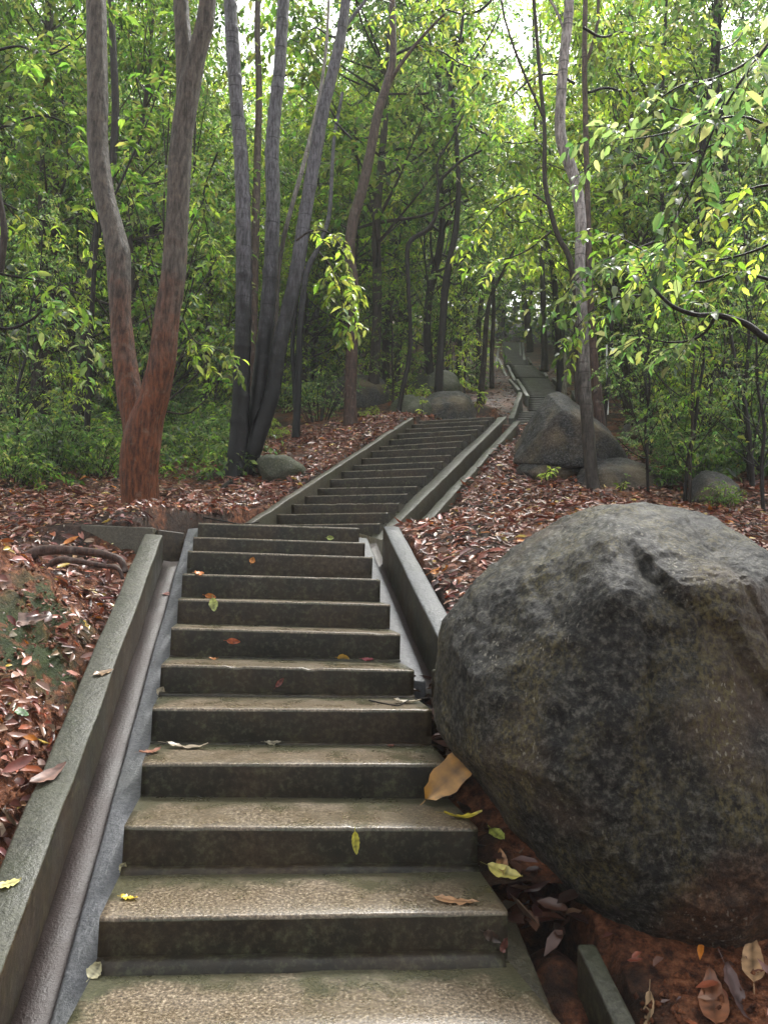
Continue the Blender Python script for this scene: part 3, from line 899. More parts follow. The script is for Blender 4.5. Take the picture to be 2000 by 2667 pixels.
big = rock('boulder', 'huge dark wet boulder leaning against the right edge of the nearest steps', big_outline, 3.35, .95, M['rock'], .028, .010, 3, ico=ICO7, feature=boulder_feature, pw=.86, nfacet=0, soft=.75, grit=.010, facets=[((0, -1, .12), .82), ((-.55, -.75, .25), .90), ((-.55, -.2, .8), .91), ((-.65, -.5, .55), .92), ((.5, -.75, .25), .88), ((.15, -.55, .85), .91), ((.7, -.2, .7), .95), ((-.05, -.75, .60), .93)])
_bv = np.array([v.co[:] for v in big.data.vertices]) + np.array(big.location)
_bx, _by, _ = to_px(_bv)
_e = np.clip((_by - 1800 - 120 * np.clip((1560 - _bx) / 120, 0, 3) + 25 * vnoise(_bv * 5, 44)) / 90, 0, 1) * np.clip((_bx - 1380) / 60, 0, 1)
set_float(big.data, 'earth', _e * .9)
def hull_rock(name, label, pts, mat, seed, cat='boulder', amp=.03, fine=.012, levels=4, smooth=2):
    """a faceted block: the hull of measured corner points, weathered round at its edges"""
    P = np.array([Pd(*p) for p in pts])
    c = P.mean(0)
    bm = bmesh.new()
    for p in P - c:
        bm.verts.new(p)
    res = bmesh.ops.convex_hull(bm, input=bm.verts)
    bmesh.ops.delete(bm, geom=[v for v in bm.verts if not v.link_faces], context='VERTS')
    bmesh.ops.triangulate(bm, faces=bm.faces)
    bm.verts.index_update()
    V = np.array([v.co[:] for v in bm.verts])
    F = np.array([[v.index for v in f.verts] for f in bm.faces])
    bm.free()
    for lv in range(levels):
        e = np.sort(np.concatenate([F[:, [0, 1]], F[:, [1, 2]], F[:, [2, 0]]]), axis=1)
        u, inv = np.unique(e, axis=0, return_inverse=True)
        inv = inv.ravel()
        n, m = len(V), len(F)
        V = np.vstack([V, (V[u[:, 0]] + V[u[:, 1]]) / 2])
        a, b, d = inv[:m] + n, inv[m:2 * m] + n, inv[2 * m:] + n
        F = np.concatenate([np.c_[F[:, 0], a, d], np.c_[a, F[:, 1], b], np.c_[d, b, F[:, 2]], np.c_[a, b, d]])
        if lv >= levels - 2:
            for _ in range(smooth):
                e = np.concatenate([F[:, [0, 1]], F[:, [1, 2]], F[:, [2, 0]]])
                S = np.zeros_like(V)
                cnt = np.zeros(len(V))
                np.add.at(S, e[:, 0], V[e[:, 1]]); np.add.at(S, e[:, 1], V[e[:, 0]])
                np.add.at(cnt, e[:, 0], 1); np.add.at(cnt, e[:, 1], 1)
                V = V * .5 + S / cnt[:, None] * .5
    fn = np.cross(V[F[:, 1]] - V[F[:, 0]], V[F[:, 2]] - V[F[:, 0]])
    N = np.zeros_like(V)
    for k in range(3):
        np.add.at(N, F[:, k], fn)
    N /= np.linalg.norm(N, axis=1)[:, None] + 1e-12
    if (N * V).sum() < 0:
        N = -N
    W = V + c
    V = V + N * (amp * fbm(W * 3.1, 4, seed) - amp * .5 * np.clip(np.abs(fbm(W * 2.2, 3, seed + 3)) * -9 + 1, 0, 1) + fine * fbm(W * 15, 4, seed + 5, .65))[:, None]
    return link(name, mesh_np(name, V, [F], True), mat, None, label, cat, loc=tuple(c))
def ring_points(outline, D, th, seed):
    r = np.random.default_rng(seed)
    o = np.array(outline, float)
    c = (o.min(0) + o.max(0)) / 2
    pts = [(x, y, D) for x, y in outline]
    for sc, dd in ((.70, -th * .8), (.35, -th), (.72, th * .8)):
        for x, y in outline[::2 if sc > .5 else 4]:
            f = sc * (.85 + .3 * r.random())
            pts.append((c[0] + (x - c[0]) * f, c[1] + (y - c[1]) * f + 4, D + dd * (.8 + .4 * r.random())))
    return pts
hull_rock('boulder', 'leaning grey wedge boulder with a pointed tip behind the pale bent trunk',
          [(1183, 850, 10.5), (1206, 843, 10.6), (1140, 920, 10.5), (1166, 882, 10.4), (1106, 1000, 10.35), (1112, 962, 10.9), (1135, 918, 11.1), (1214, 885, 9.95), (1279, 910, 9.85), (1330, 950, 9.9),
           (1254, 881, 11.0), (1304, 917, 11.1), (1356, 985, 11.0), (1358, 1000, 10.3), (1165, 1006, 9.95), (1235, 1012, 9.8), (1305, 1012, 9.85), (1150, 1012, 11.1), (1320, 1020, 11.1), (1175, 930, 10.0)], M['rock2'], 21, levels=5, amp=.02, fine=.010, smooth=2)
hull_rock('boulder', 'low grey boulder under the leaning wedge boulder, right of the pale bent trunk',
          [(1225, 1048, 9.8), (1262, 1002, 9.9), (1305, 988, 9.9), (1350, 985, 10.0), (1405, 1005, 9.8), (1460, 1050, 9.7), (1250, 1090, 9.3), (1330, 1100, 9.2), (1435, 1092, 9.3), (1295, 1015, 9.4), (1372, 1020, 9.4), (1250, 1040, 10.8), (1440, 1050, 10.7), (1330, 1000, 10.8)], M['rock2'], 33)
hull_rock('boulder', 'long violet-grey boulder behind the top step of the middle flight',
          [(903, 915, 15.6), (910, 866, 15.8), (945, 845, 15.9), (990, 841, 16), (1018, 856, 16), (1031, 890, 15.9), (1022, 925, 15.5), (930, 876, 15.3), (1000, 870, 15.3), (920, 930, 15.2), (1010, 930, 15.2), (930, 850, 16.8), (1010, 855, 16.8), (1020, 910, 16.8), (910, 910, 16.8)], M['rock2'], 57)
for nm, lab, outl, D_, th_, mt_, sd_, ct_ in [
        ('boulder', 'tan stone slab on the ground under the leaning wedge boulder', [(1105, 1015), (1130, 990), (1200, 982), (1260, 998), (1290, 1020), (1250, 1055), (1180, 1060), (1125, 1045)], 10.3, .4, 'rock2', 35, 'boulder'),
        ('boulder', 'half-buried grey boulder among saplings at the right, behind the huge boulder', [(1478, 1085), (1485, 1035), (1520, 1012), (1560, 1020), (1595, 1045), (1615, 1085), (1600, 1120), (1530, 1125)], 9.0, .4, 'rock2', 41, 'boulder'),
        ('boulder', 'rounded olive boulder at the top left of the middle flight', [(836, 905), (840, 870), (865, 850), (900, 847), (928, 862), (940, 890), (930, 925), (860, 928)], 15.4, .5, 'rockmoss', 51, 'boulder'),
        ('boulder', 'broad tan boulder in the undergrowth behind the smooth brown trunk', [(690, 880), (700, 830), (740, 808), (790, 805), (830, 815), (855, 850), (850, 910), (760, 915)], 19.0, .9, 'rock2', 61, 'boulder'),
        ('boulder', 'distant grey boulder behind the dark leaning trunk', [(880, 850), (895, 805), (940, 792), (985, 800), (1005, 840), (990, 880), (920, 882)], 21.0, .9, 'rockmoss', 67, 'boulder'),
        ('boulder', 'small ochre boulder in the shade right of the pale bent trunk', [(1335, 945), (1345, 912), (1375, 905), (1400, 915), (1410, 950), (1370, 965)], 13.5, .3, 'rock2', 71, 'boulder'),
        ('flat_stone', 'small pale stone poking out of the leaf bank left of the wedge boulder', [(1035, 1098), (1045, 1085), (1070, 1083), (1085, 1093), (1075, 1104), (1050, 1106)], 9.0, .09, 'rock2', 73, 'stone')]:
    hull_rock(nm, lab, ring_points(outl, D_, th_, sd_), M[mt_], sd_, ct_, amp=.03 if D_ > 9.5 or th_ > .2 else .006, fine=.012 if th_ > .2 else .003, levels=3)
rock('flat_stone', 'flat oval mossy stone lying in the red leaves at the slate trunks', [(545, 1010), (560, 990), (600, 985), (640, 995), (666, 1018), (655, 1045), (600, 1055), (560, 1040)], 10.1, .42, M['rockmoss'], .02, .008, 45, 'stone', .9)



# ------------------------------------------------------------------ tubes: trunks, limbs, twigs
def catmull(P, n):
    P = np.asarray(P, float)
    P = np.vstack([2 * P[0] - P[1], P, 2 * P[-1] - P[-2]])
    out = []
    for i in range(1, len(P) - 2):
        a, b, c, d = P[i - 1], P[i], P[i + 1], P[i + 2]
        for t in np.linspace(0, 1, n, endpoint=False):
            out.append(.5 * ((2 * b) + (-a + c) * t + (2 * a - 5 * b + 4 * c - d) * t * t + (-a + 3 * b - 3 * c + d) * t ** 3))
    out.append(P[-2])
    return np.array(out)
def tube(P, R, sides=8, bump=0.0, seed=0, knots=0.0, cap=True):
    P = np.asarray(P, float)
    R = np.asarray(R, float)
    T = np.gradient(P, axis=0)
    T /= np.linalg.norm(T, axis=1)[:, None] + 1e-12
    ref = np.array([0.3, .9, .1]) if abs(T[0][2]) > .6 else np.array([0, 0, 1.0])
    N = np.cross(T, ref)
    N /= np.linalg.norm(N, axis=1)[:, None] + 1e-12
    B = np.cross(T, N)
    a = np.linspace(0, 2 * np.pi, sides, endpoint=False)
    ring = N[:, None, :] * np.cos(a)[None, :, None] + B[:, None, :] * np.sin(a)[None, :, None]
    RR = np.repeat(R[:, None], sides, 1)
    if bump:
        base = P[:, None, :] + ring * RR[:, :, None]
        q = base.reshape(-1, 3)
        nz = fbm(q * np.array([6, 6, 2.2]), 3, seed).reshape(RR.shape) * .7 + fbm(q * np.array([26, 26, 7]), 3, seed + 4).reshape(RR.shape) * .3
        RR = RR * (1 + bump * nz)
    if knots:
        s = np.r_[0, np.cumsum(np.linalg.norm(np.diff(P, axis=0), axis=1))]
        ph = s / .34 + .25 * vnoise(np.c_[s * 1.5, np.full(len(s), seed), np.zeros(len(s))], 5)
        k = np.exp(-((ph % 1 - .5) / .09) ** 2)
        side = (1 + np.cos(a[None, :] - (np.floor(ph)[:, None] * 2.4 + seed))) * .5
        RR = RR * (1 + knots * k[:, None] * (0.35 + side))
    V = (P[:, None, :] + ring * RR[:, :, None]).reshape(-1, 3)
    n = len(P)
    idx = np.arange(n * sides).reshape(n, sides)
    f = np.stack([idx[:-1].ravel(), np.roll(idx[:-1], -1, 1).ravel(), np.roll(idx[1:], -1, 1).ravel(), idx[1:].ravel()], 1)
    return V, f
def join(parts):
    Vs, Fs, c = [], [], 0
    for V, F in parts:
        Vs.append(V)
        Fs.append(F + c)
        c += len(V)
    return np.concatenate(Vs), Fs
def trunk_line(spec, D, dD=0.0, n=6, wscale=1.0):
    """spec: (x, y, width) in displayed pixels; D distance at the first point, dD total change"""
    m = len(spec)
    pts, rad = [], []
    for i, (x, y, w) in enumerate(spec):
        d = D + dD * i / (m - 1)
        pts.append(Pd(x, y, d))
        rad.append(.5 * w * K * d / FOC * wscale)
    P = catmull(pts, n)
    Rr = np.interp(np.linspace(0, m - 1, len(P)), np.arange(m), rad)
    return P, Rr

# ------------------------------------------------------------------ leaves
def leaf_mesh(pos, dirv, nrm, L, Wd, tint, fold=.12, droop=.15, detail=1):
    """pos base point, dirv along the leaf, nrm its upper side; returns V, F list, colours"""
    n = len(pos)
    dirv = dirv / (np.linalg.norm(dirv, axis=1)[:, None] + 1e-9)
    side = np.cross(dirv, nrm)
    side /= np.linalg.norm(side, axis=1)[:, None] + 1e-9
    up = np.cross(side, dirv)
    L, Wd = L[:, None], Wd[:, None]
    fold = np.broadcast_to(np.asarray(fold, float).reshape(-1, 1), (n, 1))
    droop = np.broadcast_to(np.asarray(droop, float).reshape(-1, 1), (n, 1))
    def pt(a, b, h):
        return pos + dirv * L * a + side * Wd * b + up * L * h
    if detail == 1:
        vs_ = [pt(0, 0, 0), pt(.42, -.5, fold), pt(.5, 0, 0), pt(.42, .5, fold), pt(1, 0, -droop)]
        fc = [(0, 1, 2), (0, 2, 3), (1, 4, 2), (2, 4, 3)]
        F3, F4 = fc, []
    else:
        vs_ = [pt(0, 0, 0), pt(.25, -.40, fold * .9), pt(.25, 0, .02), pt(.25, .40, fold * .9), pt(.62, -.46, fold - droop * .3), pt(.62, 0, -droop * .25), pt(.62, .46, fold - droop * .3), pt(1, 0, -droop)]
        F3 = [(0, 1, 2), (0, 2, 3), (4, 7, 5), (5, 7, 6)]
        F4 = [(1, 4, 5, 2), (2, 5, 6, 3)]
    k = len(vs_)
    V = np.stack(vs_, 1).reshape(-1, 3)
    base = (np.arange(n) * k)[:, None]
    F = [np.concatenate([base + np.array(f)[None, :] for f in F3])]
    if F4:
        F.append(np.concatenate([base + np.array(f)[None, :] for f in F4]))
    C = np.repeat(tint, k, 0)
    return V, F, C
def rand_dir(n, r):
    v = r.normal(size=(n, 3))
    return v / np.linalg.norm(v, axis=1)[:, None]
GREENS = {
    'dark': [(.016, .038, .014), (.026, .060, .020), (.040, .080, .026), (.055, .085, .040)],
    'mid': [(.030, .072, .020), (.052, .108, .024), (.080, .140, .034), (.10, .13, .055)],
    'bright': [(.075, .140, .028), (.115, .185, .034), (.165, .225, .050), (.13, .17, .07)],
    'cool': [(.028, .066, .032), (.050, .100, .048), (.080, .130, .068), (.11, .145, .10)],
}
def pick(pal, n, r, var=.22):
    P = np.array(pal)
    c = P[r.integers(0, len(P), n)]
    c = c * (1 + var * r.normal(size=(n, 1))) * (1 + .08 * r.normal(size=(n, 3)))
    return np.clip(c, .004, .9)
class Foliage:
    """collects leaves on twigs"""
    def __init__(s, seed):
        s.r = np.random.default_rng(seed)
        s.pos, s.dir, s.nrm, s.L, s.W, s.col, s.twigs = [], [], [], [], [], [], []
    def twig(s, a, d, length, nl, L, pal, droop=.35, wr=.46, tubes=True, tr=.004, whorl=False):
        """a twig from a along d, curving down, with alternating leaves"""
        r = s.r
        t = np.linspace(0, 1, 5)
        d = d / (np.linalg.norm(d) + 1e-9)
        P = a + d * length * t[:, None] + np.array([0, 0, -1]) * droop * length * (t ** 2)[:, None] + r.normal(size=(5, 3)) * length * .03
        if tubes:
            s.twigs.append(tube(P, np.linspace(tr, tr * .4, 5), 3))
        tt = np.linspace(.25, 1, nl) + r.normal(size=nl) * .03 if not whorl else np.clip(1 - np.abs(r.normal(size=nl)) * .14, .3, 1)
        pp = np.stack([np.interp(tt, t, P[:, k]) for k in range(3)], 1)
        tan = P[-1] - P[0]
        tan = tan / np.linalg.norm(tan)
        sd = np.cross(tan, [0, 0, 1.0])
        sd /= np.linalg.norm(sd) + 1e-9
        sg = np.where(np.arange(nl) % 2 == 0, 1, -1)[:, None]
        dd = tan * (.55 if not whorl else .35) + sg * sd * (.8 + .25 * r.normal(size=(nl, 1))) + np.array([0, 0, -.35]) + r.normal(size=(nl, 3)) * .28
        nn = np.array([0, 0, 1.0]) + r.normal(size=(nl, 3)) * .38
        s.pos.append(pp); s.dir.append(dd); s.nrm.append(nn)
        LL = L * (1 + .25 * r.normal(size=nl)).clip(.5, 1.5)
        s.L.append(LL); s.W.append(LL * wr)
        tone = 1 + .32 * r.normal()
        s.col.append(pick(GREENS[pal] if isinstance(pal, str) else pal, nl, r) * tone)
        return P[-1]
    def clump(s, c, rad, ntw, nl, L, pal, **kw):
        for _ in range(ntw):
            d = rand_dir(1, s.r)[0]
            d[2] = d[2] * .6 + .15
            a = c + d * rad * .25 * s.r.random()
            s.twig(a, d, rad * (.6 + .5 * s.r.random()), nl, L, pal, **kw)
    def mesh(s, name, detail=1, droop=.18):
        pos, d, n = np.concatenate(s.pos), np.concatenate(s.dir), np.concatenate(s.nrm)
        L, W, c = np.concatenate(s.L), np.concatenate(s.W), np.concatenate(s.col).clip(.004, .9)
        V, F, C = leaf_mesh(pos, d, n, L, W, c, .10, droop, detail)
        me = mesh_np(name, V, F)
        set_tint(me, C)
        return me
    def count(s):
        return sum(len(x) for x in s.L)

# ------------------------------------------------------------------ tree patterns for the forest
def tree_proto(seed, h, crown0, crad, nclump, pal, L, kind='tall', tr=.10, ntw=14, nl=11, crag=.70):
    r = np.random.default_rng(seed)
    fol = Foliage(seed + 100)
    lean = r.normal(size=2) * .04 * h
    zs = np.linspace(0, h * .97, 8)
    P = np.c_[lean[0] * (zs / h) ** 1.5 + r.normal(size=8) * .035 * h / 6, lean[1] * (zs / h) ** 1.5 + r.normal(size=8) * .035 * h / 6, zs]
    P[0, :2] = 0
    P[0, 2] = -.5
    P = catmull(P, 4)
    R = tr * (1 - .85 * np.linspace(0, 1, len(P)) ** 1.1)
    R[0:2] *= 1.35
    limbs = [tube(P, R, 8, .12, seed)]
    twig_parts = []
    for i in range(nclump):
        f = (i + .5) / nclump
        z = crown0 + (h - crown0) * f + r.normal() * .2
        k = np.argmin(np.abs(P[:, 2] - max(z - .9 - .8 * r.random(), crown0 * .6)))
        prof = math.sin(min(1, f * 1.25 + .22) * math.pi * .82)
        rad = crad * prof * (.35 + .75 * math.sqrt(r.random()))
        a = i * 2.4 + r.normal() * .5
        c = np.array([P[k, 0] + math.cos(a) * rad, P[k, 1] + math.sin(a) * rad, z])
        mid = (P[k] + c) / 2 + np.array([0, 0, -.12 * rad]) + r.normal(size=3) * .08 * rad
        Q = catmull([P[k], mid, c], 4)
        limbs.append(tube(Q, np.linspace(max(R[k] * .45, .012), .006, len(Q)), 4))
        cr = crag * (.7 + .6 * r.random())
        fol.clump(c, cr, ntw, nl, L, pal, tubes=False)
        fol.clump(Q[len(Q) * 2 // 3], cr * .8, ntw // 2, nl, L, pal, tubes=False)
    V, F = join(limbs)
    return mesh_np('trunk_and_limbs', V, F, True), fol.mesh('crown')
PROTO = {}
PROTO['tall'] = [tree_proto(1, 11.5, 3.6, 2.6, 44, 'mid', .135), tree_proto(2, 13, 3.6, 2.8, 48, 'cool', .115),
                 tree_proto(3, 10.5, 3.0, 2.5, 42, 'bright', .145), tree_proto(4, 12.5, 3.2, 2.7, 48, 'dark', .12), tree_proto(5, 11, 2.4, 2.6, 46, 'mid', .13)]
PROTO['sapling'] = [tree_proto(11, 5.0, 1.0, 1.15, 16, 'mid', .10, tr=.035, ntw=7, nl=9, crag=.5), tree_proto(12, 6.0, 1.3, 1.25, 18, 'cool', .085, tr=.04, ntw=7, nl=10, crag=.5),
                    tree_proto(13, 4.2, .7, 1.1, 15, 'bright', .105, tr=.03, ntw=7, nl=9, crag=.5), tree_proto(14, 5.5, .9, 1.3, 18, 'dark', .09, tr=.04, ntw=8, nl=10, crag=.5)]
def shrub_proto(seed, h, rad, n, pal, L):
    r = np.random.default_rng(seed)
    fol = Foliage(seed + 300)
    stems = []
    for i in range(n):
        a = i * 2.4 + r.normal() * .3
        rr = rad * math.sqrt((i + .5) / n)
        c = np.array([math.cos(a) * rr, math.sin(a) * rr, h * (.35 + .6 * r.random()) * (1 - .35 * rr / rad)])
        Q = catmull([np.array([c[0] * .15, c[1] * .15, -.2]), c * np.array([.55, .55, .6]), c], 3)
        stems.append(tube(Q, np.linspace(.012, .004, len(Q)), 4))
        fol.clump(c, .26, 6, 8, L, pal, tubes=False)
        fol.clump(c * np.array([.7, .7, .5]), .22, 4, 7, L, pal, tubes=False)
    V, F = join(stems)
    return mesh_np('stems', V, F, True), fol.mesh('foliage')
PROTO['shrub'] = [shrub_proto(21, 1.0, .6, 14, 'mid', .075), shrub_proto(22, 1.35, .7, 16, 'dark', .085), shrub_proto(23, .75, .55, 12, 'bright', .07), shrub_proto(24, 1.2, .75, 16, 'cool', .06)]
for kk, lst in PROTO.items():
    for i, (tm, cm) in enumerate(lst):
        tm.materials.append(M['bark_dark'] if i % 2 else M['bark_mid'])
        cm.materials.append(M['leaf_far'])
def place_tree(kind, i, x, y, rz, sc, name, label, cat, group=None, z=None, zs=1.0):
    tm, cm = PROTO[kind][i % len(PROTO[kind])]
    z = gz(x, y) if z is None else z
    root = thing(name, label, cat, (x, y, z), group)
    root.rotation_euler = (0, 0, rz)
    root.scale = (sc, sc, sc * zs)
    a = link('trunk' if kind != 'shrub' else 'stems', tm, None, root)
    b = link('crown' if kind != 'shrub' else 'foliage', cm, None, root)
    return root

# ------------------------------------------------------------------ named trees
def crown_for(root, top, seed, pal, L=.10, n=16, rad=1.8, up=2.2):
    """leaf crown above the last point of a trunk, with its limbs"""
    r = np.random.default_rng(seed)
    fol = Foliage(seed)
    parts = []
    for i in range(n):
        a = i * 2.4
        rr = rad * math.sqrt((i + .5) / n)
        c = np.array([math.cos(a) * rr, math.sin(a) * rr, up * (.15 + .85 * r.random())])
        Q = catmull([np.zeros(3), c * np.array([.5, .5, .35]), c], 3)
        parts.append(tube(Q + (top - np.array(root.location)), np.linspace(.03, .006, len(Q)), 4))
        fol.clump(c + (top - np.array(root.location)), .55, 8, 9, L, pal, tubes=False)
    link('crown', fol.mesh('crown'), M['leaf'], root)
    return parts
def named_tree(name, label, mat, lines, crown=None, sides=18, bump=.06, knots=0.0, extra=None, cat='tree'):
    """lines: list of (spec, D, dD)"""
    P0, R0 = trunk_line(*lines[0])
    base = P0[0]
    root = thing(name, label, cat, tuple(base))
    parts = []
    for i, ln in enumerate(lines):
        P, R = trunk_line(*ln, n=10)
        if i == 0:
            # buried foot with a root flare
            P = np.vstack([P[0] + np.array([0, 0, -.5]), P])
            R = np.r_[R[0] * 1.15, R]
        L_ = np.r_[0, np.cumsum(np.linalg.norm(np.diff(P, axis=0), axis=1))]
        step = .03 if R.max() > .12 else .05 if R.max() > .05 else .10
        m = max(6, int(L_[-1] / step))
        s = np.linspace(0, L_[-1], m)
        P = np.stack([np.interp(s, L_, P[:, k]) for k in range(3)], 1)
        R = np.interp(s, L_, R)
        V, F = tube(P, R, sides if R.max() > .03 else 7, bump, len(parts) + int(base[0] * 10), knots)
        parts.append((V - base, F))
    if crown:
        for (li, seed, pal, n, rad) in crown:
            P, R = trunk_line(*lines[li])
            parts += crown_for(root, P[-1], seed, pal, n=n, rad=rad)
    V, F = join(parts)
    link('trunk', mesh_np('trunk', V, F, True), mat, root)
    return root
T = named_tree
T('forked_tree', 'large red-brown forked trunk standing at the head of the left gutter', M['bark_red'], [
    ([(306, 1112, 92), (304, 1085, 80), (302, 1020, 80), (306, 960, 84), (318, 905, 74), (338, 840, 62), (352, 770, 58), (362, 680, 56), (374, 600, 54), (385, 450, 50), (391, 320, 50), (408, 200, 50), (425, 120, 42), (445, 40, 40), (452, -60, 38)], 7.1, -.25),
    ([(306, 990, 70), (300, 930, 66), (283, 860, 56), (268, 760, 50), (261, 680, 48), (258, 600, 50), (255, 545, 54), (238, 470, 46), (222, 400, 46), (212, 300, 46), (212, 200, 46), (210, 100, 46), (208, 0, 44), (200, -120, 42)], 7.1, .3),
    ([(402, 230, 44), (400, 150, 40), (395, 60, 36), (388, -60, 34)], 6.9, .1)],
  crown=[(0, 41, 'mid', 12, 1.9), (1, 42, 'mid', 12, 1.9)], bump=.12, sides=44)
T('triple_tree', 'three smooth slate-grey trunks rising from one black base', M['bark_slate'], [
    ([(507, 1036, 62), (512, 1000, 46), (518, 920, 40), (523, 800, 37), (526, 700, 36), (527, 600, 36), (526, 480, 34), (521, 340, 32), (512, 230, 30), (505, 130, 32), (499, 30, 30), (492, -80, 30)], 10.0, -.2),
    ([(532, 1030, 34), (545, 960, 36), (556, 880, 36), (567, 780, 36), (577, 680, 34), (586, 560, 32), (590, 440, 32), (588, 330, 32), (594, 240, 30), (604, 150, 28), (610, 50, 28), (618, -80, 26)], 10.1, .2),
    ([(545, 985, 34), (565, 920, 38), (588, 850, 34), (602, 760, 34), (622, 670, 32), (642, 580, 32), (660, 460, 30), (680, 340, 30), (698, 240, 28), (720, 150, 26), (738, 70, 24), (752, -40, 22)], 10.0, .1),
    ([(735, 80, 10), (755, 45, 8), (790, 0, 7), (800, -30, 6)], 10.1, .2)],
  crown=[(0, 51, 'mid', 10, 1.7), (2, 52, 'bright', 10, 1.7)], knots=.10, bump=.035)
T('smooth_tree', 'single smooth brown trunk with a kink, at the top left of the middle flight', M['bark_brown'], [
    ([(757, 926, 36), (757, 900, 30), (757, 850, 27), (760, 750, 26), (763, 670, 26), (762, 600, 24), (755, 550, 24), (762, 480, 24), (782, 410, 23), (800, 330, 22), (815, 250, 21), (835, 185, 20), (848, 130, 16), (848, 50, 16), (846, -50, 15)], 13.4, .1),
    ([(836, 190, 13), (858, 150, 9), (895, 100, 8), (930, 60, 6), (960, 30, 5)], 13.5, -.3)],
  crown=[(0, 61, 'mid', 10, 1.6)], knots=.06, bump=.04)
T('pale_bent_tree', 'pale grey trunk with a bow in it, standing in front of the leaning wedge boulder', M['bark_pale'], [
    ([(1283, 1066, 34), (1279, 1040, 28), (1272, 960, 27), (1266, 880, 27), (1262, 800, 25), (1258, 700, 24), (1254, 620, 22), (1252, 560, 23), (1254, 480, 24), (1246, 410, 25), (1232, 360, 26), (1216, 320, 25), (1209, 270, 24), (1212, 200, 23), (1218, 120, 23), (1227, 40, 22), (1232, -60, 20)], 9.3, -.2),
    ([(1216, 60, 7), (1200, 20, 6), (1180, -10, 5)], 9.1, 0)],
  crown=[(0, 71, 'bright', 12, 1.8)], knots=.09, bump=.035)
T('slender_tree', 'straight brown trunk just right of the pale bent trunk', M['bark_brown'], [
    ([(1300, 960, 26), (1292, 880, 23), (1284, 800, 20), (1277, 700, 18), (1272, 600, 16), (1270, 480, 13), (1265, 300, 12), (1262, 130, 12), (1264, 0, 11), (1266, -80, 10)], 11.5, .2),
    ([(1262, 140, 9), (1275, 110, 8), (1290, 50, 7), (1292, -20, 6)], 11.7, 0)], knots=.06, crown=[(0, 73, 'bright', 9, 1.6)])
T('slender_tree', 'thin trunk leaning left and forking high, left of the pale bent trunk', M['bark_mid'], [
    ([(1250, 920, 14), (1245, 780, 13), (1243, 660, 13), (1230, 560, 13), (1205, 510, 12), (1185, 440, 11), (1176, 380, 11), (1176, 280, 9), (1168, 190, 9), (1160, 90, 8), (1148, -60, 8)], 12.5, .2),
    ([(1172, 250, 7), (1150, 200, 6), (1120, 130, 6), (1090, 40, 5), (1080, -30, 5)], 12.6, 0)], crown=[(0, 75, 'bright', 9, 1.6)])
T('slender_tree', 'thin black trunk with an S bend near the olive boulder', M['bark_dark'], [
    ([(862, 880, 11), (872, 830, 11), (884, 770, 10), (886, 700, 9), (882, 620, 9), (880, 540, 11), (893, 515, 11), (925, 495, 10), (942, 460, 9), (948, 400, 8), (965, 375, 7), (1000, 345, 6), (1040, 325, 5)], 15, .3),
    ([(948, 400, 6), (945, 350, 5), (975, 300, 5), (1000, 250, 4)], 15.2, 0)])
T('dark_tree', 'dark straight trunk rising behind the violet-grey boulder', M['bark_dark'], [
    ([(947, 850, 20), (950, 780, 17), (956, 700, 17), (962, 620, 17), (972, 560, 16), (985, 490, 14), (990, 400, 11), (985, 300, 10), (975, 200, 10)], 17, .4),
    ([(975, 210, 9), (968, 160, 8), (940, 130, 6), (925, 60, 5), (922, -20, 5)], 17.4, 0), ([(970, 210, 8), (975, 150, 8), (995, 80, 7), (1005, -30, 6)], 17.4, 0), ([(978, 190, 5), (1010, 150, 5), (1050, 90, 4), (1080, 30, 4)], 17.4, 0)],
  crown=[(2, 79, 'mid', 9, 1.6)])
T('slender_tree', 'light grey sapling stem slanting between the slate trunks', M['bark_pale'], [
    ([(596, 700, 12), (600, 600, 12), (612, 520, 11), (632, 440, 10), (652, 370, 10), (672, 290, 9), (690, 210, 8), (705, 100, 7), (712, -40, 6)], 11.4, .1)])
T('slender_tree', 'dark paired stems just right of the slate trunks', M['bark_slate'], [
    ([(641, 905, 17), (645, 820, 15), (648, 720, 14), (655, 640, 14), (665, 580, 13), (690, 530, 11), (710, 470, 10), (716, 400, 9), (722, 300, 8), (740, 200, 7)], 13.2, .2),
    ([(640, 900, 12), (636, 820, 11), (632, 740, 10), (640, 660, 9), (645, 600, 8)], 13.3, 0)])
T('dark_tree', 'reddish lichen-blotched trunk seen behind the slate trunks', M['bark_brown'], [
    ([(543, 900, 22), (545, 780, 21), (548, 650, 20), (552, 500, 19), (556, 350, 17), (560, 200, 15), (556, 60, 14), (560, -60, 12)], 15.5, .2)], crown=[(0, 81, 'dark', 9, 1.8)])
T('dark_tree', 'thick dark trunk leaning behind the left edge of the red forked trunk', M['bark_dark'], [
    ([(160, 1000, 30), (170, 900, 27), (178, 800, 25), (190, 700, 24), (197, 600, 20), (215, 480, 18), (240, 380, 18), (250, 250, 17), (246, 120, 16), (240, 0, 15), (238, -60, 14)], 12.5, 0)], crown=[(0, 83, 'mid', 9, 1.8)])
T('slender_tree', 'straight black pole-like trunk left of the red forked trunk', M['bark_dark'], [
    ([(186, 1010, 13), (190, 900, 13), (194, 780, 12), (200, 660, 11), (206, 560, 10), (212, 450, 8), (216, 350, 7)], 10.3, 0)])
T('dark_tree', 'grey trunk in the left background, half hidden by leaves', M['bark_mid'], [
    ([(80, 980, 34), (82, 850, 30), (88, 700, 28), (92, 560, 26), (96, 420, 24), (102, 280, 22), (104, 140, 20), (108, 0, 18), (108, -60, 17)], 15.5, .3)], crown=[(0, 85, 'mid', 9, 1.8)])
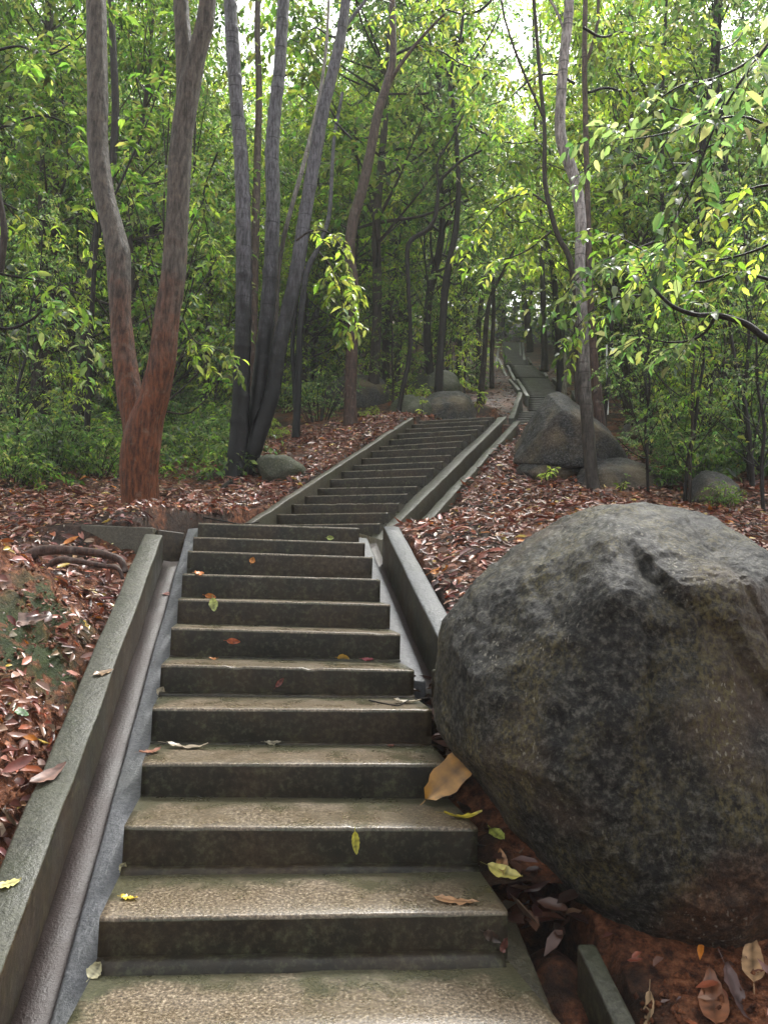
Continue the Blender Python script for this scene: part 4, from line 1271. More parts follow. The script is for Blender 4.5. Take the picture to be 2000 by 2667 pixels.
T('slender_tree', 'crooked grey stem cut by the left edge of the photo', M['bark_mid'], [
    ([(-30, 900, 18), (-20, 760, 17), (-6, 640, 16), (4, 560, 16), (10, 510, 15), (6, 460, 13), (-4, 400, 11), (-10, 300, 10)], 7.5, 0)])
T('dark_tree', 'upright dark trunk in the upper right behind the hanging leaves', M['bark_dark'], [
    ([(1500, 900, 16), (1498, 700, 15), (1500, 520, 14), (1508, 400, 13), (1522, 280, 12), (1536, 150, 11), (1544, 40, 11), (1548, -60, 10)], 13, 0)], crown=[(0, 87, 'bright', 9, 1.8)])
T('slender_tree', 'thin dark trunk between the pale bent trunk and the upper right trunk', M['bark_dark'], [
    ([(1395, 900, 11), (1400, 700, 10), (1425, 500, 9), (1430, 380, 9), (1428, 250, 9), (1434, 120, 8), (1440, -40, 7)], 14, 0)], crown=[(0, 89, 'bright', 9, 1.8)])
T('dark_tree', 'dark trunk beside the distant flights, leaning towards the stairs', M['bark_dark'], [
    ([(1212, 815, 20), (1208, 770, 16), (1204, 700, 14), (1198, 620, 13), (1190, 560, 12), (1170, 480, 10), (1160, 380, 9), (1155, 200, 7), (1150, -20, 5)], 27, 0)], crown=[(0, 90, 'mid', 9, 2.6)])
T('dark_tree', 'straight brown trunk on the red slope right of the distant flights', M['bark_mid'], [
    ([(1176, 778, 16), (1174, 700, 13), (1172, 620, 12), (1168, 500, 11), (1166, 380, 10), (1170, 200, 8), (1166, 40, 5)], 33, 0)], crown=[(0, 91, 'mid', 9, 2.6)])
T('dark_tree', 'trunk leaning left beside the topmost flight', M['bark_mid'], [
    ([(1144, 742, 15), (1138, 700, 12), (1132, 640, 11), (1128, 560, 10), (1120, 470, 9), (1112, 330, 7), (1108, 200, 5)], 46, 0)], crown=[(0, 92, 'mid', 9, 3.2)])
T('slender_tree', 'thin grey trunk at the left edge of the distant red bank', M['bark_mid'], [
    ([(1040, 835, 14), (1046, 770, 12), (1050, 700, 11), (1060, 640, 8), (1085, 590, 7), (1110, 540, 6)], 21, 0), ([(1062, 838, 12), (1062, 760, 10), (1066, 680, 9), (1064, 600, 8)], 21.5, 0)])
T('slender_tree', 'young straight dark tree at the far right behind the half-buried boulder', M['bark_dark'], [
    ([(1624, 1075, 13), (1622, 1000, 11), (1612, 900, 9), (1590, 800, 8), (1575, 700, 7), (1570, 600, 6)], 9.2, 0), ([(1622, 990, 6), (1640, 900, 5), (1655, 820, 5)], 9.2, 0)])
T('slender_tree', 'thin dark sapling stem right of the low grey boulder', M['bark_dark'], [
    ([(1478, 1085, 9), (1485, 1000, 8), (1500, 920, 8), (1508, 850, 7), (1520, 760, 6), (1500, 660, 5)], 8.9, 0)])
T('slender_tree', 'slim dark trunk right of the white pole', M['bark_dark'], [
    ([(1304, 900, 12), (1310, 850, 11), (1318, 790, 10), (1320, 700, 9), (1322, 600, 8)], 14.0, 0)])
# broken stump, white pole, blue bag
T('tree_stump', 'bleached broken stump standing right of the distant steps', M['birch'], [([(1218, 838, 11), (1222, 810, 9), (1221, 780, 9), (1224, 752, 8)], 24, 0)], sides=10, bump=.2, cat='stump')
T('white_pole', 'thin white upright pole among the trees right of the leaning boulder', M['white'], [([(1312, 842, 4.2), (1311, 800, 4.2), (1310, 760, 4.2), (1310, 745, 4.2)], 15, 0)], sides=8, bump=0, cat='pole')

# ------------------------------------------------------------------ forest behind
def clear_of_path(x, y, margin):
    b, _ = corridor(np.array([x]), np.array([y]))
    return b[0] > margin
def frame_x(x, y):
    q = to_px(np.array([x, y, 3 + .3 * y]))
    return q[0][0]
fr_ = np.random.default_rng(77)
TONE = ['mid-green', 'blue-green', 'yellow-green', 'dark-leaved', 'low-branching green']
STONE = ['mid-green', 'blue-green', 'yellow-green', 'dark-leaved']
def zone(fx):
    for lim, t in ((190, 'at the left edge'), (420, 'behind the red forked trunk'), (620, 'behind the slate trunks'), (830, 'between the slate trunks and the brown trunk'), (1110, 'left of the distant stairs'),
                   (1290, 'behind the pale bent trunk'), (1480, 'right of the pale bent trunk')):
        if fx < lim:
            return t
    return 'at the right edge'
placed = []
def far_enough(x, y, d):
    return all((x - a) ** 2 + (y - b) ** 2 > d * d for a, b in placed)
n_t = 0
for _ in range(14000):
    if n_t >= 262:
        break
    y = 14 + 78 * fr_.random() ** 1.6
    x = (fr_.random() * 2 - 1) * (5 + .62 * y)
    fx = frame_x(x, y)
    if fx < -260 or fx > 1920 or not clear_of_path(x, y, 1.3) or not far_enough(x, y, 1.55 + .012 * y):
        continue
    if (y < 20 and 880 < fx < 1330) or (y < 17.5 and 380 < fx < 1500):
        continue
    placed.append((x, y))
    i = int(fr_.integers(0, 5)) if fx < 1000 else [2, 2, 0, 1, 2, 3, 4][int(fr_.integers(0, 7))]
    lab = f'{TONE[i]} forest tree {zone(fx)}, {"among the nearer rows" if y < 24 else "halfway up" if y < 42 else "high on the slope"}'
    nearp = .2 if 800 < fx < 1400 else 0
    place_tree('tall', i, x, y, fr_.random() * 6.28, .85 + nearp + .35 * fr_.random() + .010 * (y - 14), 'forest_tree', lab, 'tree', lab.replace('forest tree', 'forest trees'))
    n_t += 1
placed = []
n_s = 0
for _ in range(6000):
    if n_s >= 125:
        break
    y = 10.5 + 42 * fr_.random() ** 1.5
    x = (fr_.random() * 2 - 1) * (5 + .6 * y)
    fx = frame_x(x, y)
    if fx < -150 or fx > 1800 or not clear_of_path(x, y, 1.3 if y > 20 else 2.2) or not far_enough(x, y, 1.1):
        continue
    if y < 16 and 380 < fx < 1380:
        continue
    if y < 25 and 1000 < fx < 1240:
        continue
    placed.append((x, y))
    i = int(fr_.integers(0, 4))
    lab = f'{STONE[i]} sapling {zone(fx)}, {"in the near undergrowth" if y < 18 else "farther up the slope"}'
    place_tree('sapling', i, x, y, fr_.random() * 6.28, .7 + .6 * fr_.random(), 'sapling', lab, 'sapling', lab.replace('sapling', 'saplings'))
    n_s += 1
placed = []
n_s = 0
for _ in range(6000):
    if n_s >= 120:
        break
    y = 8.2 + 30 * fr_.random() ** 1.4
    x = (fr_.random() * 2 - 1) * (4 + .6 * y)
    fx = frame_x(x, y)
    if fx < -100 or fx > 1750 or not clear_of_path(x, y, 1.2 if y > 18 else 2.6) or not far_enough(x, y, .85):
        continue
    if y < 15 and 560 < fx < 1450:
        continue
    if y < 11.5 and 250 < fx < 560:
        continue
    if y < 26 and 1000 < fx < 1260:
        continue
    if y < 9.5 and fx > 700:
        continue
    placed.append((x, y))
    i = int(fr_.integers(0, 4))
    lab = f'low {["mid-green", "dark-leaved", "yellow-green", "fine blue-green"][i]} shrub {zone(fx)}, {"in the near undergrowth" if y < 16 else "farther up the slope"}'
    place_tree('shrub', i, x, y, fr_.random() * 6.28, .6 + .6 * fr_.random(), 'shrub', lab, 'shrub', lab.replace('shrub', 'shrubs'))
    n_s += 1
# the wood far up the slope, one mass
r = np.random.default_rng(888)
k = 80000
y = 61 + 34 * r.random(k) ** 1.3
x = (r.random(k) * 2 - 1) * (.62 * y + 4) + 2
h_ = 17 * r.random(k)
cl = fbm(np.c_[x * .3, y * .12, h_ * .3], 3, 5)
m_ = cl > -.22
x, y, h_ = x[m_], y[m_], h_[m_]
k = len(x)
pos = np.c_[x, y, ground(x, y, False) + h_]
L = .45 + .3 * r.random(k)
V, F, C = leaf_mesh(pos, rand_dir(k, r) * np.array([1, 1, .6]), rand_dir(k, r) + np.array([0, 0, .6]), L, L * .6, pick(GREENS['mid'] + GREENS['cool'] + GREENS['bright'], k, r), .1, .15, 1)
me = mesh_np('distant_woods', V, F)
set_tint(me, C)
link('distant_woods', me, M['leaf_far'], kind='stuff')
# hand-placed plants that frame the stairs
def at_px(x, y, D):
    p = Pd(x, y, D)
    return p[0], p[1]
hand = [('sapling', 0, 1490, 1080, 8.8, .62, 'leafy sapling over the half-buried boulder at the right'),
        ('sapling', 1, 1620, 1080, 9.6, .72, 'dense sapling at the right edge of the photo'), ('sapling', 3, 1400, 1000, 11.5, .60, 'dark-leaved sapling behind the low grey boulder'),
        ('sapling', 2, 1560, 1010, 11.0, .8, 'yellow-green sapling behind the right-hand thicket'), ('sapling', 1, 30, 1040, 9.4, .6, 'leafy sapling at the left edge of the photo'),
        ('sapling', 1, 1400, 1060, 9.2, .50, 'fine-leaved sapling standing between the low grey boulder and the half-buried one'), ('sapling', 3, 1540, 1100, 10.2, .66, 'dark glossy sapling directly behind the half-buried boulder'),
        ('sapling', 1, 1650, 1110, 8.2, .58, 'blue-green sapling nearest the right edge of the photo'), ('sapling', 0, 1450, 1020, 12.5, .8, 'mid-green sapling filling the gap above the fallen branches'),
        ('shrub', 3, 1470, 1060, 10.5, .9, 'fine blue-green bush behind the fallen branches'), ('shrub', 1, 1620, 1080, 10.0, .95, 'dark bush at the right edge behind the thin dark young tree'),
        ('shrub', 3, 690, 880, 16.0, 1.15, 'rounded blue-green bush between the slate and brown trunks'), ('shrub', 1, 110, 1075, 9.0, .75, 'dark shrub left of the red forked trunk'),
        ('shrub', 0, 30, 1085, 8.2, .7, 'low shrub at the left edge beside the leaf bank'), ('shrub', 0, 210, 1060, 9.4, .75, 'green shrub directly behind the foot of the red forked trunk'),
        ('shrub', 2, 420, 1000, 11.4, .7, 'light green shrub between the red trunk and the slate trunks'), ('shrub', 3, 470, 960, 12.5, .8, 'blue-green shrub just left of the slate trunks'),
        ('shrub', 2, 590, 940, 13.5, .5, 'small shrub right behind the slate trunks'), ('shrub', 2, 800, 895, 15.5, .38, 'little bright plant at the foot of the smooth brown trunk'),
        ('shrub', 1, 1440, 1040, 9.6, .4, 'small dark plant beside the low grey boulder'), ('shrub', 0, 1560, 1095, 8.4, .36, 'small green plant in front of the half-buried boulder')]
for kind, i, x, y, D, sc, lab in hand:
    wx, wy = at_px(x, y, D)
    place_tree(kind, i, wx, wy, x * .37, sc, 'sapling' if kind == 'sapling' else 'shrub', lab, 'sapling' if kind == 'sapling' else 'shrub')

# undergrowth carpet
fol = Foliage(901)
r = fol.r
n = 0
for _ in range(9000):
    y = 7.9 + 12 * r.random()
    x = -8.5 + 14 * r.random() if r.random() < .75 else 2 + 7 * r.random()
    p = to_px(np.array([x, y, 1.2 + .25 * y]))[0][0]
    if p < -60 or p > 1720:
        continue
    lim = 560 if y > 9.8 else 150
    if (p < lim and x < 0) or (p > 1420 and y > 9.4):
        if clear_of_path(x, y, .8):
            c = np.array([x, y, gz(x, y) + .05 + .45 * r.random() ** 1.5])
            pal = ['mid', 'dark', 'cool', 'dark', 'dark'][int(r.integers(0, 5))]
            fol.clump(c, .22 + .12 * r.random(), 3, 6, .07 + .03 * r.random(), pal, tubes=False)
            n += 1
link('undergrowth', fol.mesh('undergrowth'), M['leaf'], kind='stuff')

# ------------------------------------------------------------------ leafy branches near the camera
def leafy_branch(name, label, line, D, dD, w, seed, pal, L, every=.16, tl=.45, nl=9, cat='branch', droop=.35, mat='bark_dark', whorl=False, wr=.40, start=0.15):
    spec = [(x, y, w * (1 - .75 * i / (len(line) - 1))) for i, (x, y) in enumerate(line)]
    P, R = trunk_line(spec, D, dD, n=6)
    base = P[0]
    root = thing(name, label, cat, tuple(base))
    fol = Foliage(seed)
    rr = fol.r
    parts = [tube(P - base, R, 7, .05, seed)]
    s = np.r_[0, np.cumsum(np.linalg.norm(np.diff(P, axis=0), axis=1))]
    k = 0
    for a in np.arange(s[-1] * start, s[-1], every):
        q = np.array([np.interp(a, s, P[:, j]) for j in range(3)]) - base
        i = min(np.searchsorted(s, a), len(P) - 1)
        t = P[i] - P[i - 1]
        t /= np.linalg.norm(t)
        sd = np.cross(t, [0, 0, 1.0])
        sd /= np.linalg.norm(sd)
        d = t * .6 + sd * (1 if k % 2 else -1) * .8 + rr.normal(size=3) * .3
        ln = tl * (.6 + .6 * rr.random())
        e = fol.twig(q, d, ln, nl, L, pal, droop=droop, whorl=whorl, wr=wr)
        if rr.random() < .6:
            fol.twig(q + (e - q) * .5, d + rr.normal(size=3) * .6, ln * .6, max(4, nl // 2), L, pal, droop=droop, whorl=whorl, wr=wr)
        k += 1
    fol.twig(P[-1] - base, P[-1] - P[-3], tl * .7, nl, L, pal, droop=droop, whorl=whorl, wr=wr)
    V, F = join(parts + fol.twigs)
    link('stem', mesh_np('stem', V, F, True), M[mat], root)
    link('leaves', fol.mesh('leaves', 2), M['leaf'], root)
    return root
LB = leafy_branch
LB('leafy_branch', 'black knotted branch reaching in from the right edge above the thicket', [(1720, 760), (1659, 735), (1610, 700), (1550, 682), (1500, 680), (1450, 660), (1410, 620), (1390, 580)], 4.6, .3, 19, 501, 'mid', .085, every=.12, start=.4)
LB('leafy_branch', 'short dark side branch under the black knotted branch', [(1545, 684), (1520, 720), (1480, 738), (1430, 738), (1380, 725)], 4.75, .3, 8, 502, 'cool', .08, every=.09, tl=.35)
LB('leafy_branch', 'long drooping twig curving from the upper right corner past mid-air', [(1700, 40), (1640, 120), (1590, 190), (1545, 270), (1505, 370), (1470, 450), (1420, 540), (1370, 600)], 4.4, .5, 8, 503, 'cool', .10, every=.10, tl=.38)
LB('leafy_branch', 'arching twig crossing the upper right below the corner', [(1720, 330), (1659, 275), (1600, 252), (1530, 262), (1450, 285), (1370, 300), (1300, 300)], 5.0, .6, 8, 504, 'cool', .10, every=.11, tl=.42)
LB('leafy_branch', 'bright leafy branch hanging at the right edge at mid height', [(1740, 420), (1690, 400), (1630, 405), (1570, 430), (1510, 470), (1450, 520)], 5.4, .3, 8, 505, 'bright', .095, every=.10, tl=.45)
LB('leafy_branch', 'yellow-green branch hanging at the right edge above the black branch', [(1740, 500), (1680, 520), (1620, 545), (1560, 560), (1490, 565), (1430, 560)], 5.8, .4, 8, 506, 'bright', .095, every=.10, tl=.45)
LB('leafy_branch', 'leafy bough with long grey-green leaves in the upper right corner', [(1760, -30), (1690, 60), (1620, 130), (1540, 170), (1470, 185), (1400, 230)], 5.6, .5, 10, 507, 'cool', .11, every=.11, tl=.5)
LB('leafy_branch', 'leafy bough below the arching twig, right of the pale bent trunk', [(1760, 640), (1680, 610), (1590, 590), (1500, 610), (1420, 560), (1350, 520), (1300, 500)], 6.2, .8, 9, 508, 'mid', .10, every=.10, tl=.5)
LB('leafy_branch', 'cool green spray hanging over the pale bent trunk at mid height', [(1420, 520), (1370, 540), (1310, 560), (1260, 590), (1215, 640)], 7.4, .2, 7, 509, 'cool', .11, every=.09, tl=.42)
LB('leafy_branch', 'spray of leaves hanging in front of the pale bent trunk below the first spray', [(1400, 640), (1350, 640), (1300, 655), (1260, 690), (1230, 730)], 7.6, .2, 6, 510, 'mid', .10, every=.10, tl=.38)
LB('leafy_branch', 'pale young leaves hanging left of the thin leaning trunk', [(1180, 440), (1150, 420), (1110, 425), (1070, 450), (1040, 490), (1010, 520)], 10.8, .2, 5, 511, 'bright', .12, every=.12, tl=.4, mat='bark_mid')
LB('leafy_branch', 'pale young leaves on a lower twig left of the thin leaning trunk', [(1190, 500), (1140, 540), (1090, 560), (1040, 570)], 11.2, .2, 5, 512, 'bright', .12, every=.15, tl=.4, mat='bark_mid')
LB('leafy_branch', 'bright hanging leaves between the slate trunks and the smooth brown trunk', [(640, 520), (670, 500), (705, 500), (735, 530), (755, 580), (765, 630)], 9.4, -.1, 5, 513, 'bright', .12, every=.10, tl=.36, mat='bark_mid')
LB('leafy_branch', 'bright hanging leaves lower down in front of the smooth brown trunk', [(690, 545), (715, 575), (735, 620), (745, 660), (750, 700)], 9.3, -.1, 4, 514, 'bright', .12, every=.12, tl=.30, mat='bark_mid')
LB('leafy_branch', 'sunlit sprig between the red forked trunk and the slate trunks', [(395, 690), (420, 735), (450, 750), (480, 760), (505, 790)], 9.0, 0, 4, 515, 'bright', .10, every=.12, tl=.28, mat='bark_mid')
LB('leafy_branch', 'leafy sprig in the fork of the red trunk', [(420, 600), (390, 700), (350, 740), (320, 770)], 9.6, 0, 4, 516, 'mid', .11, every=.16, tl=.3)
LB('leafy_branch', 'broad-leaved bough at the left edge above the undergrowth', [(-60, 560), (0, 590), (50, 600), (100, 610), (150, 640)], 7.0, .3, 7, 517, 'mid', .12, every=.12, tl=.4)
LB('leafy_branch', 'drooping dark stem with leaves in the left thicket', [(-40, 700), (20, 710), (70, 690), (110, 660), (160, 690), (200, 740)], 7.6, .2, 8, 518, 'cool', .11, every=.13, tl=.4)
LB('leafy_branch', 'whorled bright leaves high between the two arms of the red trunk', [(250, 420), (290, 330), (320, 260), (350, 170), (370, 90)], 9.4, .3, 6, 519, 'mid', .13, every=.12, tl=.5, whorl=True)
LB('leafy_branch', 'whorled bright leaves in the upper left corner', [(-40, 120), (40, 100), (100, 120), (160, 90), (210, 40)], 8.6, .3, 7, 520, 'mid', .13, every=.10, tl=.5, whorl=True)
LB('leafy_branch', 'dense leaves left of the red trunk at the top', [(-60, 300), (20, 270), (90, 250), (150, 270), (190, 310)], 9.2, .2, 7, 521, 'mid', .12, every=.10, tl=.5, whorl=True)
LB('leafy_branch', 'leaves hanging at the left edge at mid height', [(-60, 420), (10, 440), (70, 470), (130, 480), (180, 460)], 8.8, .2, 6, 522, 'bright', .11, every=.12, tl=.45)
LB('leafy_branch', 'light green leaves between the slate trunks near the top', [(760, 300), (720, 260), (680, 230), (640, 200), (600, 160)], 12.0, .2, 5, 523, 'bright', .13, every=.16, tl=.5, whorl=True)
LB('leafy_branch', 'small green spray right of the middle slate trunk', [(470, 330), (440, 420), (450, 500), (470, 570)], 11.0, .1, 5, 524, 'bright', .12, every=.18, tl=.4)
LB('leafy_branch', 'yellow-green bough across the top centre, right of the smooth brown trunk', [(850, 120), (900, 100), (950, 110), (1000, 140), (1050, 150)], 15, .5, 7, 531, 'bright', .14, every=.12, tl=.8, nl=11)
LB('leafy_branch', 'yellow-green bough in the top centre above the forked thin tree', [(1080, -20), (1040, 20), (1000, 30), (950, 20), (900, 40)], 15, .5, 7, 532, 'bright', .14, every=.12, tl=.8, nl=11)
LB('leafy_branch', 'sunlit bough between the thin leaning trunk and the pale bent trunk', [(1240, 180), (1200, 160), (1150, 170), (1100, 210), (1050, 230)], 13, .6, 7, 533, 'bright', .13, every=.12, tl=.75, nl=11)
LB('leafy_branch', 'sunlit high bough right of the pale bent trunk', [(1260, 60), (1300, 80), (1350, 70), (1400, 100), (1450, 90)], 11, .6, 7, 534, 'bright', .13, every=.10, tl=.7, nl=11)
LB('leafy_branch', 'pale green bough under the sunlit high bough', [(1270, 200), (1310, 190), (1360, 200), (1400, 180), (1450, 200)], 12, .6, 7, 535, 'bright', .13, every=.10, tl=.7, nl=11)
LB('leafy_branch', 'green bough hanging above the distant stairs', [(960, 260), (1010, 270), (1070, 300), (1120, 310), (1170, 300)], 19, .6, 7, 536, 'mid', .14, every=.12, tl=.9, nl=12)
LB('leafy_branch', 'dark green bough above the violet-grey boulder', [(820, 330), (880, 320), (930, 330), (990, 360), (1040, 400)], 18, .6, 7, 537, 'mid', .13, every=.12, tl=.9, nl=12)
LB('leafy_branch', 'small-leaved green bough in the middle of the photo', [(990, 440), (1030, 430), (1080, 450), (1120, 480), (1160, 470)], 20, .6, 7, 538, 'mid', .13, every=.12, tl=.9, nl=12)
LB('leafy_branch', 'bright whorled bough at the top between the middle and right slate trunks', [(760, 60), (720, 80), (680, 60), (650, 90), (620, 80)], 12, .6, 6, 539, 'bright', .14, every=.14, tl=.6, nl=10, whorl=True)
LB('low_plant', 'small bright plant growing in front of the leaning wedge boulder', [(1180, 1040), (1178, 1025), (1190, 1015)], 9.0, 0, 4, 525, 'bright', .07, every=.03, tl=.16, nl=5, cat='plant', mat='bark_mid')
LB('low_plant', 'tiny green seedling beside the foot of the pale bent trunk', [(1345, 1060), (1347, 1045), (1350, 1035)], 8.8, 0, 3, 526, 'bright', .06, every=.05, tl=.12, nl=4, cat='plant', mat='bark_mid')
LB('low_plant', 'yellow-green sprig in front of the violet-grey boulder', [(910, 905), (912, 880), (908, 862)], 14.5, 0, 3, 527, 'bright', .08, every=.10, tl=.2, nl=5, cat='plant', mat='bark_mid')
LB('low_plant', 'yellow-green plant at the right end of the violet-grey boulder', [(1030, 870), (1032, 855), (1028, 845)], 15.6, 0, 3, 528, 'bright', .10, every=.05, tl=.25, nl=6, cat='plant', mat='bark_mid')

# ------------------------------------------------------------------ fallen leaves
DEAD = [(.085, .024, .014), (.16, .046, .024), (.20, .09, .055), (.22, .055, .024), (.26, .085, .045), (.12, .040, .030), (.34, .17, .12), (.050, .014, .010), (.26, .075, .030), (.42, .26, .19), (.13, .026, .018), (.30, .15, .09), (.18, .10, .075)]
def litter(name, n, region, seed, L0, detail, sink=.0, pal=DEAD, keep=None, lift=.035):
    r = np.random.default_rng(seed)
    x = region[0] + (region[1] - region[0]) * r.random(n)
    y = region[2] + (region[3] - region[2]) * r.random(n)
    b, _ = corridor(x, y)
    m = b > .05
    if keep is not None:
        m &= keep(x, y, b, r)
    x, y = x[m], y[m]
    z = ground(x, y)
    k = len(x)
    pos = np.c_[x, y, z + lift * r.random(k) + .004]
    a = r.random(k) * 2 * np.pi
    e = .06
    gxn = (ground(x + e, y) - z) / e
    gyn = (ground(x, y + e) - z) / e
    N = np.c_[-gxn, -gyn, np.ones(k)]
    N /= np.linalg.norm(N, axis=1)[:, None]
    d = np.c_[np.cos(a), np.sin(a), r.normal(size=k) * .25]
    d -= N * (d * N).sum(1)[:, None] * .8
    nn = N + r.normal(size=(k, 3)) * .24
    L = L0 * (.45 + .6 * r.random(k) + .7 * r.random(k) ** 6)
    c = pick(pal, k, r, .25)
    sp = r.random(k)
    c[sp < .018] = np.array([.50, .17, .02])
    c[(sp > .018) & (sp < .035)] = np.array([.48, .34, .06])
    V, F, C = leaf_mesh(pos, d, nn, L, L * (.30 + .16 * r.random(k)), c, .05 + .14 * r.random(k), r.normal(size=k) * .22, detail)
    me = mesh_np(name, V, F)
    set_tint(me, C)
    return link(name, me, M['dead_far'] if region[2] > 14 else M['dead'], kind='stuff')
def keep_near(x, y, b, r):
    left_bank = (x < -1.0) & (y < 5.5)
    p = .85 * np.ones(len(x))
    patch = fbm(np.c_[x * .9, y * .9, np.zeros(len(x))], 3, 77)
    p = np.where(left_bank & (y > 3.7) & (y < 4.9) & (patch > -.25), .10, p)
    p = np.where(left_bank & (y >= 4.9) & (patch > .15), .4, p)
    p = np.where((x < -1.0) & (y < 3.7), 1.0, p)
    under = (x > .7) & (y < 3.6)
    p = np.where(under, .12, p)
    p = np.where((x < -2.2) & (y > 8.5), .2, p)
    bare = fbm(np.c_[x * .8 + 9, y * .8, np.zeros(len(x))], 3, 51)
    p = np.where(bare > .34, p * .4, p)
    return r.random(len(x)) < p
litter('leaf_litter', 36000, (-4.2, 5.2, 1.4, 7.8), 601, .090, 2, keep=keep_near, lift=.045)
litter('leaf_crumbs', 46000, (-4.2, 5.8, 1.4, 9.0), 607, .034, 1, keep=lambda x, y, b, r: keep_near(x, y, b, r) | ((x < -1) & (y < 5.6) & (r.random(len(x)) < .55)), lift=.02)
litter('leaf_litter', 46000, (-4.5, 5.5, 7.6, 14.5), 602, .105, 1, keep=keep_near, lift=.04)
litter('leaf_litter', 16000, (-7, 12, 14.5, 42), 603, .12, 1, pal=[tuple(.55 * c for c in d) for d in DEAD[:8]], keep=lambda x, y, b, r: r.random(len(x)) < np.exp(-np.clip(b - 1.0, 0, 50) / 2.4), lift=.03)
PET = [(.62, .58, .48), (.55, .48, .36), (.6, .45, .2)]
litter('fallen_petals', 2600, (-3.8, .4, 5.6, 10.5), 604, .028, 1, pal=PET, lift=.06, keep=lambda x, y, b, r: r.random(len(x)) < .8)

# leaf pile in the gap between the steps and the huge boulder
r = np.random.default_rng(611)
k = 230
s_ = r.random(k) * 1.6 + .12
u_ = 1.29 + r.random(k) * .24
pos = np.array([F1.p(a, u, -.13 - .10 * rr_) for a, u, rr_ in zip(s_, u_, r.random(k))])
L = .07 + .07 * r.random(k)
V, F, C = leaf_mesh(pos, rand_dir(k, r) * np.array([1, 1, .22]), np.array([0, 0, 1.]) + r.normal(size=(k, 3)) * .4, L, L * .42, pick([(.05, .018, .012), (.09, .04, .025), (.16, .08, .05), (.035, .016, .012), (.22, .13, .09)], k, r) * .8, .12, r.normal(size=k) * .2, 2)
me = mesh_np('leaf_pile', V, F)
set_tint(me, C)
link('leaf_pile', me, M['dead'], kind='stuff')
# crumbled red soil under the huge boulder, filling the gutter
def mound(name, c, rx, ry, h, seed):
    n_ = 60
    xs, ys = np.meshgrid(np.linspace(-1.2, 1.2, n_), np.linspace(-1.2, 1.2, n_))
    x, y = xs.ravel() * rx, ys.ravel() * ry
    rr2 = xs.ravel() ** 2 + ys.ravel() ** 2
    z = h * np.exp(-rr2 * 1.5) + .03 * fbm(np.c_[x * 9, y * 9, np.zeros(len(x))], 4, seed) - .1 * rr2 * h
    idx = np.arange(n_ * n_).reshape(n_, n_)
    q = np.stack([idx[:-1, :-1].ravel(), idx[:-1, 1:].ravel(), idx[1:, 1:].ravel(), idx[1:, :-1].ravel()], 1)
    me = mesh_np(name, np.c_[x, y, z], [q], True)
    set_float(me, 'moss', np.zeros(len(x)))
    return link(name, me, M['soil'], kind='structure', loc=tuple(c))
mound('soil_bank', F1.p(.1, 1.45, -.50), .22, .5, .26, 3)
mound('soil_bank', F1.p(1.0, 1.55, -.42), .4, .6, .34, 5)

# loose crumbs of clay where the bank is raw
r = np.random.default_rng(640)
octv = np.array([(1, 0, 0), (-1, 0, 0), (0, 1, 0), (0, -1, 0), (0, 0, 1), (0, 0, -1)], float)
octf = np.array([(0, 2, 4), (2, 1, 4), (1, 3, 4), (3, 0, 4), (2, 0, 5), (1, 2, 5), (3, 1, 5), (0, 3, 5)])
xs = np.r_[-3.4 + 2.3 * r.random(9000), .75 + 2.0 * r.random(9000)]
ys = np.r_[2.6 + 3.2 * r.random(9000), 1.5 + 1.7 * r.random(9000)]
bb, _ = corridor(xs, ys)
cl = fbm(np.c_[xs * 5, ys * 5, np.zeros(len(xs))], 3, 61)
m_ = (bb > .05) & (cl > -.12)
xs, ys = xs[m_], ys[m_]
k = len(xs)
sz = .004 + .013 * r.random(k) ** 3
cc = np.c_[xs, ys, ground(xs, ys) + sz * .3]
V = (cc[:, None, :] + octv[None] * sz[:, None, None] * (.6 + .8 * r.random((k, 6, 1)))).reshape(-1, 3)
me = mesh_np('clay_crumbs', V, [(octf[None] + (np.arange(k) * 6)[:, None, None]).reshape(-1, 3)], False)
set_float(me, 'raw', np.ones(len(V)))
link('clay_crumbs', me, M['soil'], kind='stuff')

# single leaves on the concrete, each where it lies
bpy.context.view_layer.update()
deps = bpy.context.evaluated_depsgraph_get()
def hit(x, y):
    v = Vector(_fw + _rt * (x * K - 1000) / FOC + _up * (1333.5 - y * K) / FOC).normalized()
    ok, loc, nrm, _, ob, _ = scene.ray_cast(deps, Vector(CAM), v)
    return (np.array(loc), np.array(nrm), v) if ok else None
def curved_leaf(L, W, curl, fold, seed):
    """a leaf blade of 6x2 quads with thickness of its own, midrib along +Y"""
    r = np.random.default_rng(seed)
    n_ = 12
    V = []
    for i in range(n_ + 1):
        t = i / n_
        w = W * .5 * math.sin(math.pi * min(1, t ** .8)) ** .8 * (1 + .06 * r.normal()) + .0006
        z = curl * L * (t - .5) ** 2 * 1.6
        for sx in (-1, -.5, 0, .5, 1):
            V.append((sx * w, (t - .5) * L, z + abs(sx) * fold * W + .003 * r.normal() * (abs(sx) > .6)))
    st = len(V)
    V += [(0.0012, -.5 * L - .22 * L, curl * L * .5), (-.0012, -.72 * L, curl * L * .5), (-.0012, -.5 * L, curl * .4 * L), (.0012, -.5 * L, curl * .4 * L)]
    F = [[i * 5 + j, i * 5 + j + 1, (i + 1) * 5 + j + 1, (i + 1) * 5 + j] for i in range(n_) for j in range(4)]
    F.append([st, st + 1, st + 2, st + 3])
    return np.array(V), np.array(F)
